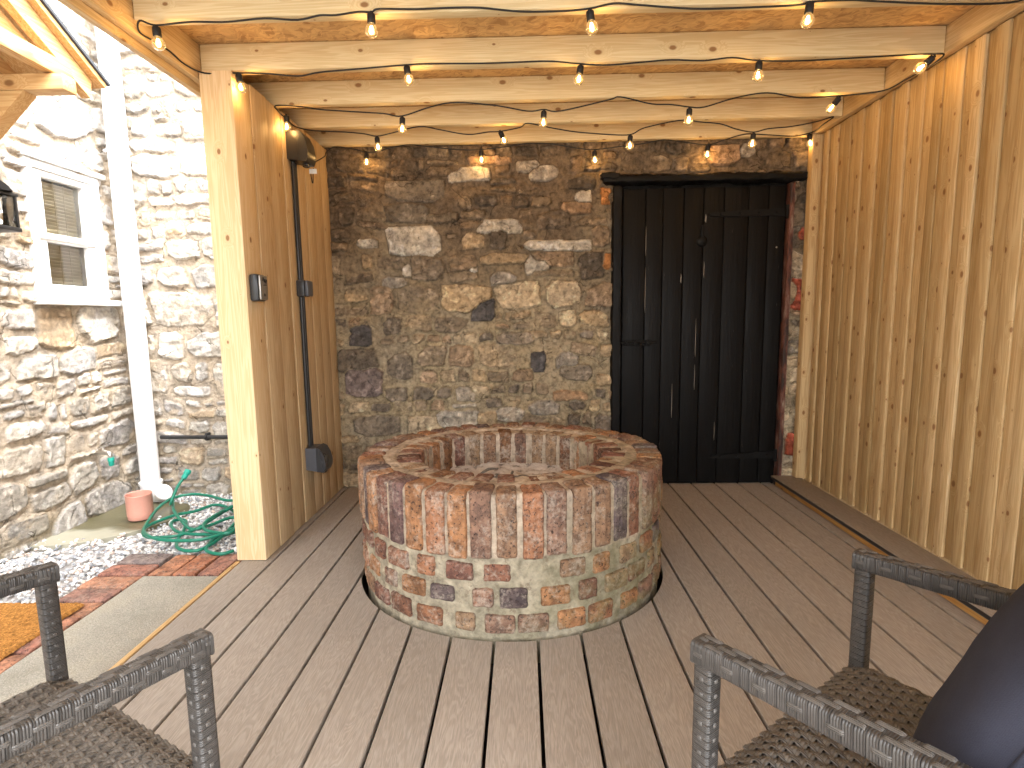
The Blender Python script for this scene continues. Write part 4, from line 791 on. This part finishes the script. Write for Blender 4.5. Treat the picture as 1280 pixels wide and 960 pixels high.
for (a, b, c, e) in ((2.385, 1.268, 2.392, 1.284), (2.392, 1.284, 2.398, 1.266), (2.402, 1.262, 2.408, 1.278), (2.408, 1.278, 2.413, 1.262), (2.416, 1.258, 2.424, 1.276), (2.392, 1.25, 2.42, 1.252)): g.tube([(xf, a, b), (xf, c, e)], .0022, 6)
f(g, 'emblem', m_blkpl); g = MB(); g.lathe([(0, .0015), (.006, .001), (.007, 0)], 14, M=Matrix.Translation((XP + .05, 2.40, 1.208)) @ Matrix.Rotation(rad(90), 4, 'Y')); f(g, 'button', m_blkpl)

# --- festoon of string lights -----------------------------------------------------------------
WIRE = [(1.719, 1.968, 2.131), (1.623, 1.968, 2.106), (1.409, 1.968, 2.107), (1.173, 1.968, 2.122), (1.094, 1.968, 2.127), (0.97, 1.968, 2.125), (0.936, 1.968, 2.116), (0.778, 1.968, 2.112), (0.618, 1.968, 2.111), (0.512, 1.968, 2.119), (0.405, 1.968, 2.129), (0.317, 1.968, 2.136), (0.236, 1.968, 2.121), (0.137, 1.968, 2.116), (0.002, 1.968, 2.119), (-0.133, 1.968, 2.132), (-0.241, 1.968, 2.135), (-0.349, 1.968, 2.135), (-0.475, 1.968, 2.138), (-0.502, 1.968, 2.129), (-0.549, 1.968, 2.13), (-0.623, 1.968, 2.122), (-0.678, 1.968, 2.123), (-0.755, 1.968, 2.11), (-0.87, 1.968, 2.118), (-0.995, 1.968, 2.11), (-1.119, 1.968, 2.113), (-1.245, 1.968, 2.106), (-1.346, 1.968, 2.122), (-1.352, 2.0, 2.101), (-1.354, 2.085, 2.108), (-1.336, 2.17, 2.113), (-1.328, 2.255, 2.107), (-1.295, 2.34, 2.109), (-1.167, 2.363, 2.116), (-1.06, 2.363, 2.111), (-0.92, 2.363, 2.098), (-0.826, 2.363, 2.111), (-0.659, 2.363, 2.12), (-0.467, 2.363, 2.131), (-0.361, 2.363, 2.132), (-0.164, 2.363, 2.13), (0.033, 2.363, 2.132), (0.131, 2.363, 2.13), (0.248, 2.363, 2.118), (0.359, 2.363, 2.112), (0.489, 2.363, 2.119), (0.619, 2.363, 2.125), (0.748, 2.363, 2.119), (0.861, 2.363, 2.128), (0.971, 2.363, 2.114), (1.135, 2.363, 2.11), (1.327, 2.363, 2.115), (1.549, 2.363, 2.122), (1.66, 2.363, 2.122), (1.708, 2.363, 2.118), (1.682, 2.42, 2.094), (1.679, 2.55, 2.098), (1.677, 2.68, 2.109), (1.544, 2.733, 2.111), (1.5, 2.733, 2.109), (1.321, 2.733, 2.105), (1.17, 2.733, 2.13), (1.021, 2.733, 2.112), (0.871, 2.733, 2.072), (0.803, 2.733, 2.074), (0.72, 2.733, 2.086), (0.625, 2.733, 2.092), (0.477, 2.733, 2.127), (0.417, 2.733, 2.114), (0.189, 2.733, 2.069), (0.112, 2.733, 2.077), (0.036, 2.733, 2.072), (-0.117, 2.733, 2.101), (-0.308, 2.733, 2.119), (-0.424, 2.733, 2.103), (-0.568, 2.733, 2.063), (-0.657, 2.733, 2.076), (-0.85, 2.733, 2.091), (-0.965, 2.733, 2.1), (-1.062, 2.733, 2.117), (-1.178, 2.733, 2.123), (-1.18, 2.76, 2.104), (-1.191, 2.857, 2.1), (-1.195, 2.953, 2.101), (-1.127, 3.05, 2.112), (-0.959, 3.068, 2.106), (-0.851, 3.068, 2.095), (-0.781, 3.068, 2.081), (-0.698, 3.068, 2.096), (-0.549, 3.068, 2.126), (-0.436, 3.068, 2.107), (-0.285, 3.068, 2.079), (-0.177, 3.068, 2.09), (-0.112, 3.068, 2.092), (-0.004, 3.068, 2.111), (0.039, 3.068, 2.13), (0.168, 3.068, 2.103), (0.297, 3.068, 2.08), (0.469, 3.068, 2.064), (0.589, 3.068, 2.062), (0.661, 3.068, 2.093), (0.81, 3.068, 2.122), (0.904, 3.068, 2.128), (0.938, 3.068, 2.12), (1.066, 3.068, 2.105), (1.151, 3.068, 2.079), (1.246, 3.068, 2.06), (1.321, 3.068, 2.075), (1.448, 3.068, 2.085), (1.573, 3.068, 2.106), (1.664, 3.068, 2.129), (1.659, 3.15, 2.12), (1.711, 3.35, 2.146), (1.641, 3.375, 2.133), (1.572, 3.375, 2.13), (1.408, 3.375, 2.143), (1.315, 3.375, 2.145), (1.199, 3.375, 2.115), (1.106, 3.375, 2.09), (0.988, 3.375, 2.106), (0.846, 3.375, 2.123), (0.705, 3.375, 2.103), (0.564, 3.375, 2.088), (0.436, 3.375, 2.076), (0.327, 3.375, 2.088), (0.185, 3.375, 2.113), (0.042, 3.375, 2.121), (-0.053, 3.375, 2.109), (-0.24, 3.375, 2.09), (-0.388, 3.375, 2.093), (-0.531, 3.375, 2.11), (-0.66, 3.375, 2.126), (-0.771, 3.375, 2.114), (-0.868, 3.375, 2.089), (-0.926, 3.375, 2.09), (-1.012, 3.375, 2.11), (-1.118, 3.375, 2.121), (-1.162, 3.36, 2.09), (-1.135, 3.237, 2.028), (-1.161, 3.113, 1.964), (-1.174, 2.99, 1.943)]
BULBS = [(-1.245, 1.968, 2.106), (-0.502, 1.968, 2.131), (0.236, 1.968, 2.121), (0.97, 1.968, 2.125), (-1.167, 2.363, 2.116), (-0.467, 2.363, 2.131), (0.248, 2.363, 2.118), (0.971, 2.363, 2.117), (1.683, 2.363, 2.118), (-1.178, 2.8, 2.107), (-0.568, 2.733, 2.063), (0.112, 2.733, 2.077), (0.803, 2.733, 2.074), (1.507, 2.733, 2.108), (-0.781, 3.068, 2.081), (-0.112, 3.068, 2.097), (0.589, 3.068, 2.062), (1.246, 3.068, 2.06), (-0.926, 3.375, 2.09), (-0.24, 3.375, 2.09), (0.436, 3.375, 2.076), (1.106, 3.375, 2.095), (1.715, 3.375, 2.145)]
sl = empty('string_lights', (-1.15, 2.95, 1.95)); tag(sl, 'black festoon cable of lit round bulbs zigzagging under the shelter roof beams', 'string lights'); slp = at(sl)
m_cable = plain('black_cable', (0.012, 0.012, 0.012), 0.55, .05, .05)
W = [np.array(w, float) for w in WIRE]
for w in W:
    w[0] = min(max(w[0], -1.325 if w[1] > 1.99 else -1.30), 1.712)
    if w[1] > 2.35: w[0] = max(w[0], -1.178)
wr = catmull(W, 5); wr[:, 2] += 0.003 * (fbm(np.arange(len(wr)) * .13, np.zeros(len(wr)), 1, 601, 2) - .5)
g = MB(); g.tube(wr, .0033, 7, cap=True)
g.tube([(-1.11, 2.99, 1.935), (-1.12, 2.975, 1.905), (-1.135, 2.96, 1.895), (-1.15, 2.95, 1.90)], .0033, 7, smooth=4); slp(g, 'cable', m_cable, angle=180)
g = MB(); g.tube([(-1.125, 2.985, 1.895), (-1.122, 2.985, 1.86), (-1.120, 2.99, 1.83), (-1.116, 2.992, 1.825), (-1.113, 2.99, 1.86), (-1.11, 2.99, 1.90)], .0028, 7, smooth=4); slp(g, 'cable_tail', m_cable, angle=180)
g = MB(); g.rbox(-1.128, -1.088, 2.978, 2.981, 1.868, 1.893, .001, M=None); slp(g, 'paper_tag', plain('white_tag', (.75, .75, .73), .6, .03, .02))
gh = MB(); gh.lathe([(0, .004), (.005, .004), (.006, -.002), (.0125, -.005), (.0138, -.010), (.0138, -.033), (.0115, -.036), (0, -.036)], 16)
gb = MB(); cz = -.0575; gb.lathe([(.0105, -.034), (.0115, -.039)] + [(0.0215 * math.sin(t), cz + .0215 * math.cos(t)) for t in np.linspace(.62, math.pi - .02, 14)] + [(0, cz - .0215)], 24)
gf = MB(); gf.lathe([(0, -.040), (.003, -.041), (.005, -.050), (.0055, -.060), (.004, -.066), (0, -.068)], 10)
gm = G('bulb_glass'); gl = gm.n('ShaderNodeBsdfGlossy', None, Roughness=.02); tr = gm.n('ShaderNodeBsdfTransparent', None, Color=(1.0, .86, .62)); fr = gm.n('ShaderNodeFresnel', None, IOR=1.35)
mx_ = gm.n('ShaderNodeMixShader', None, i0=fr.outputs[0], i1=tr.outputs[0], i2=gl.outputs[0]); gw = gm.n('ShaderNodeEmission', None, Color=(1.0, .55, .18), Strength=0.32); ad = gm.n('ShaderNodeMixShader', None, i0=0.12, i1=mx_.outputs[0], i2=gw.outputs[0]); gm.t.links.new(ad.outputs[0], gm.t.nodes['Material Output'].inputs[0]); m_bulb = gm.m
gm = G('lit_filament'); em = gm.n('ShaderNodeEmission', None, Color=(1.0, .70, .34), Strength=9.0); gm.t.links.new(em.outputs[0], gm.t.nodes['Material Output'].inputs[0]); m_fil = gm.m
lamp_data = bpy.data.lights.new('bulb_light', 'POINT'); lamp_data.energy = 0.11; lamp_data.color = (1.0, .62, .26); lamp_data.shadow_soft_size = .012
holder = gh.build('lamp_holder', m_cable, None, angle=50); bulb = gb.build('bulb', m_bulb, holder, angle=180); fil = gf.build('filament', m_fil, holder, angle=180)
for k, b in enumerate(BULBS):
    if k == 0: o = holder
    else:
        o = holder.copy(); COL.objects.link(o)
        for ch in (bulb, fil): c = ch.copy(); COL.objects.link(c); c.parent = o
    o.parent = sl; o.matrix_parent_inverse = Matrix.Translation(-sl.location)
    x, y, z = b; tx, ty = random.uniform(-.16, .16), random.uniform(-.12, .05)
    if abs(x - 1.683) < .01: tx, ty, x = .85, .35, 1.67
    if abs(x - 1.507) < .01: tx, ty = .5, .7
    if abs(x + 0.112) < .01: tx, ty = -.5, .75
    if x > 1.70: x = 1.695
    if x < -1.17 and y > 2.3: x = -1.158
    o.location = (x, y, z - .004); o.rotation_euler = (ty, tx, 0)
    l = bpy.data.objects.new('bulb_light', lamp_data); COL.objects.link(l); l.parent = o; l.location = (0, 0, -.056)

# --- rattan armchairs -----------------------------------------------------------------------
gm = G('woven_rattan', 0.38, 0.5); a_ = gm.attr(); nn = gm.noise(gm.pos(), 55, 3); n2 = gm.noise(gm.pos(), 500, 2)
c_ = gm.mix(1.0, a_.outputs['Color'], gm.ramp(gm.ma('ADD', gm.ma('MULTIPLY', nn, .7), gm.ma('MULTIPLY', n2, .3)), [(.3, .7), (.7, 1.3)]), 'MULTIPLY'); m_rat = gm.out(c_, gm.mr(n2, .3, .7, .30, .5), gm.bump(n2, .15, .0006))
RC, RL = (0.047, 0.043, 0.040), (0.082, 0.076, 0.070)
def wicker_bar(mb, p0, p1, up, a=.0145, ribbons=(), seed=0):
    p0, p1 = Vector(p0), Vector(p1); t = (p1 - p0); L = t.length; t.normalize(); up = Vector(up); s = t.cross(up).normalized(); n = s.cross(t).normalized()
    R_ = np.array([list(t), list(s), list(n)]); r = a * .38
    cs = []
    for (cx_, cy_, a0) in ((a - r, a - r, 0), (-(a - r), a - r, 90), (-(a - r), -(a - r), 180), (a - r, -(a - r), 270)):
        for e in (0, 30, 60, 90): cs.append((cx_ + r * math.cos(rad(a0 + e)), cy_ + r * math.sin(rad(a0 + e))))
    cs = np.array(cs); nc = len(cs); pitch = .0031; N = int(L / pitch); u = []; k_ = []; cv = []
    rs = np.random.RandomState(seed)
    for q in range(N):
        deep = .0011 if q % 4 == 0 else .0006; tone = rs.uniform(.85, 1.12) if q % 4 == 0 else tone
        u += [q * pitch, q * pitch + pitch * .28, q * pitch + pitch * .72]; k_ += [1 - deep / a, 1.0, 1.0]; cv += [tone * (.6 if q % 4 == 0 else .85), tone, tone]
    u.append(L); k_.append(.95); cv.append(.7); u = np.array(u); k_ = np.array(k_); m = len(u)
    loc = np.concatenate([np.repeat(u[:, None, None], nc, 1), cs[None] * k_[:, None, None]], -1).reshape(-1, 3)
    V = loc @ R_ + np.array(p0); i = np.arange(m - 1)[:, None] * nc; j = np.arange(nc)[None]; jn = (j + 1) % nc
    F = [tuple(x) for x in np.stack([i + j, i + jn, i + nc + jn, i + nc + j], -1).reshape(-1, 4)] + [tuple(range(nc))[::-1], tuple(range((m - 1) * nc, m * nc))]
    mb.add(V, F, np.repeat(np.array(cv)[:, None] * np.array(RC)[None], nc, 0))
    for (fs, fn, offs, hw, duty, per_, ph_) in ribbons:      # face direction in (s, n), offset across it
        nu = int(L / .0016); uu = np.linspace(.003, L - .003, nu); fr = ((uu / per_ + ph_) % 1.0); ed = np.minimum(fr, duty - fr) * per_
        hgt = np.where(fr < duty, sstep(-.001, .006, ed), sstep(-.001, .006, ed)) ; z = a - .0024 + .0033 * hgt
        prof = [(-1, -.0010), (-.82, 0), (-.5, .0004), (-.36, -.0004), (-.2, .0005), (.2, .0005), (.36, -.0004), (.5, .0004), (.82, 0), (1, -.0010)]
        V = []
        for (w_, dz) in prof:
            lat = offs + w_ * hw; V.append(np.stack([uu, fs * (z + dz) + (1 - abs(fs)) * lat, fn * (z + dz) + (1 - abs(fn)) * lat], -1))
        V = np.stack(V, 1); npf = len(prof); i = np.arange(nu - 1)[:, None] * npf; j = np.arange(npf - 1)[None]
        mb.add(V.reshape(-1, 3) @ R_ + np.array(p0), np.stack([i + j, i + j + 1, i + npf + j + 1, i + npf + j], -1).reshape(-1, 4), np.array(RL) * rs.uniform(.9, 1.15))
def weave(mb, fx, w, l, pw=.0118, pl=.0170, hw=.0051, hl=.0080, A=.0019):
    """flat basket weave over a w by l panel; fx maps (x, y, z) arrays to chair space"""
    rs = np.random.RandomState(5); prof = [(-1, -.0014), (-.82, 0), (-.45, .0002), (-.36, -.0008), (-.27, .0003), (0, .0004), (.27, .0003), (.36, -.0008), (.45, .0002), (.82, 0), (1, -.0014)]; npf = len(prof)
    nx_, ny_ = int(w / pw), int(l / pl)
    def strip(along, k, n_other, p_other, hwid, c):
        nu = n_other * 5 + 1; t = np.linspace(0, n_other * p_other, nu); sgn = 1 if along == 'x' else -1
        ph = t / p_other + k + (0.0 if along == 'x' else 0.0); zz = np.sin(np.pi * (ph + .5)); zz = np.sign(zz) * np.abs(zz) ** .6 * A * sgn
        cols = []
        for (q, dz) in prof:
            if along == 'x': cols.append(np.stack([t, np.full(nu, (k + .5) * pl + q * hwid), zz + dz], -1))
            else: cols.append(np.stack([np.full(nu, (k + .5) * pw + q * hwid), t, zz + dz], -1))
        V = np.stack(cols, 1); i = np.arange(nu - 1)[:, None] * npf; j = np.arange(npf - 1)[None]
        V = V.reshape(-1, 3); mb.add(fx(V[:, 0] - w / 2, V[:, 1], V[:, 2]), np.stack([i + j, i + j + 1, i + npf + j + 1, i + npf + j], -1).reshape(-1, 4), np.array(c) * rs.uniform(.85, 1.15))
    for k in range(ny_): strip('x', k, nx_, pw, hl, (.122, .111, .098))
    for k in range(nx_): strip('y', k, ny_, pl, hw, (.100, .091, .081))
def make_chair():
    root = empty('rattan_armchair', (0, 0, 0))
    rib_post = lambda s: [(0, 1, 0, .0036, .55, .0225, .0), (1, 0, 0, .0036, .55, .0225, .25), (-1, 0, 0, .0036, .55, .0225, .0), (0, -1, 0, .0036, .55, .0225, .3)]
    rib_arm = [(0, 1, -.0100, .0043, .76, .044, .0), (0, 1, 0, .0043, .76, .044, .36), (0, 1, .0100, .0043, .76, .044, .68), (1, 0, .0, .0036, .55, .046, .1), (-1, 0, .0045, .0034, .64, .040, .3), (-1, 0, -.0045, .0034, .64, .040, .8)]
    for s in (-1, 1):
        g = MB(); wicker_bar(g, (s * .245, -.0, 0.0), (s * .245, -.0, .612), (0, 1, 0), .0145, rib_post(s), 3 + s); g.build('leg', m_rat, root, angle=50)
        g = MB(); wicker_bar(g, (s * .245, -.50, 0.0), (s * .250, -.53, .88), (0, 1, 0), .0145, rib_post(s), 8 + s); g.build('leg', m_rat, root, angle=50)
        g = MB(); wicker_bar(g, (s * .245, .0145, .620), (s * .247, -.49, .643), (0, 0, 1), .0168, rib_arm, 12 + s)
        for q in range(5):       # the wound corner where the arm turns down into the leg
            yy = .0145 - q * .0062; wicker_bar(g, (s * .245, yy + .003, .6198), (s * .245, yy - .003, .6198), (0, 0, 1), .0179 - .0002 * q, (), 20 + q)
        g.build('armrest', m_rat, root, angle=50)
    g = MB(); SL = .47
    def fx(x, y, z):
        e = np.clip(y, 0, SL); drop = -.018 * sstep(.045, 0.0, e) - .009 * sstep(.215, .236, np.abs(x)) - .012 * np.sin(np.pi * np.clip(e / SL, 0, 1)) * np.cos(np.pi * x / .47) * .8
        return np.stack([x, .012 - y, .424 + z + drop], -1)
    weave(g, fx, .472, SL); g.build('seat', m_rat, root, angle=180)
    g = MB(); up = (0, 0, 1)
    wicker_bar(g, (-.224, .000, .386), (.224, .000, .386), up, .0135, [(0, -1, 0, .006, .6, .036, 0), (-1, 0, 0, .006, .6, .036, 0)], 31); wicker_bar(g, (-.224, -.475, .40), (.224, -.475, .40), up, .018, (), 32)
    for s in (-1, 1): wicker_bar(g, (s * .232, .0, .394), (s * .232, -.48, .394), up, .0130, [(0, 1, 0, .005, .7, .05, 0), (s, 0, 0, .004, .6, .036, 0)], 33)
    g.rbox(-.222, .222, -.46, 0, .372, .378, .002, (.03, .028, .026)); g.build('seat_frame', m_rat, root, angle=50)
    g = MB(); weave(g, lambda x, y, z: np.stack([x, -.482 - .03 * (y / .42) + z, .44 + y], -1), .448, .42); g.build('backrest', m_rat, root, angle=180)
    g = MB(); wicker_bar(g, (-.272, -.53, .875), (.272, -.53, .875), up, .0145, rib_arm, 41); g.build('top_rail', m_rat, root, angle=50)
    return root
chair = make_chair()
def copy_tree(o):
    c = o.copy(); COL.objects.link(c)
    for ch in o.children: k = ch.copy(); COL.objects.link(k); k.parent = c
    return c
chair2 = copy_tree(chair)
chair.location = (-0.7035, 0.850, 0); chair.rotation_euler = (0, 0, rad(-28.0))
chair2.location = (0.455, 0.8625, 0); chair2.rotation_euler = (0, 0, rad(35.8))
tag(chair, 'empty dark grey woven rattan armchair beside the doormat and path', 'armchair', 'rattan armchairs facing the fire pit')
tag(chair2, 'dark grey woven rattan armchair holding a navy cushion', 'armchair', 'rattan armchairs facing the fire pit')

# --- navy cushion on the right chair -----------------------------------------------------------
g = MB(); n_ = 90; S_ = .215; a = np.linspace(-1, 1, n_); A_, B_ = np.meshgrid(a, a, indexing='ij')
edge = (1 - np.abs(A_) ** 2.6) * (1 - np.abs(B_) ** 2.6); T = .085 * np.clip(edge, 0, 1) ** .42
pin = 1 - .05 * (1 - np.abs(A_ * B_)) * np.maximum(np.abs(A_), np.abs(B_)) ** 4
wr_ = .007 * (fbm(A_ * .2, B_ * .2, 14, 701, 3) - .5) * (edge > 0) * np.clip(edge * 3, 0, 1)
i = np.arange(n_ - 1)[:, None] * n_; j = np.arange(n_ - 1)[None]; Fq = np.stack([i + j, i + n_ + j, i + n_ + j + 1, i + j + 1], -1).reshape(-1, 4)
X = A_ * S_ * pin; Zz = B_ * S_ * pin
for sg in (1, -1): g.add(np.stack([X, sg * (T + wr_), Zz], -1).reshape(-1, 3), Fq if sg < 0 else Fq[:, ::-1])
gm = G('navy_denim', 0.9, 0.2); p_ = gm.pos(); wv = gm.n('ShaderNodeTexWave', {'bands_direction': 'DIAGONAL'}, Vector=gm.vm('MULTIPLY', p_, (1, .3, 1)), Scale=420.0, Distortion=2.5, Detail=2.0); nn = gm.noise(p_, 900, 2); n2 = gm.noise(p_, 12, 4)
c_ = gm.mix(gm.ma('MULTIPLY', gm.ma('ADD', wv.outputs['Fac'], nn), .5), (.012, .0135, .024), (.056, .060, .086)); c_ = gm.mix(1.0, c_, gm.ramp(n2, [(.3, .85), (.7, 1.15)]), 'MULTIPLY')
m_navy = gm.out(c_, .9, gm.bump(gm.ma('ADD', wv.outputs['Fac'], nn), .35, .001))
cush = g.build('scatter_cushion', m_navy, angle=180); tag(cush, 'navy blue denim scatter cushion leaning on the back of the right armchair', 'cushion')
g = MB(); pe = []
for e in np.linspace(-1, 1, 30): pe.append((e, -1))
for e in np.linspace(-1, 1, 30)[1:]: pe.append((1, e))
for e in np.linspace(1, -1, 30)[1:]: pe.append((e, 1))
for e in np.linspace(1, -1, 30)[1:-1]: pe.append((-1, e))
pf = lambda a, b: 1 - .05 * (1 - abs(a * b)) * max(abs(a), abs(b)) ** 4
g.tube([(a * S_ * pf(a, b), 0, b * S_ * pf(a, b)) for a, b in pe], .0035, 7, closed=True); g.build('piping', m_navy, cush, angle=180)
LEAN = rad(20); Mc = Matrix.Translation(chair2.location) @ Matrix.Rotation(rad(35.8), 4, 'Z') @ Matrix.Translation((0.0, -.235, .432)) @ Matrix.Rotation(LEAN, 4, 'X') @ Matrix.Translation((0, 0, S_))
cush.matrix_world = Mc
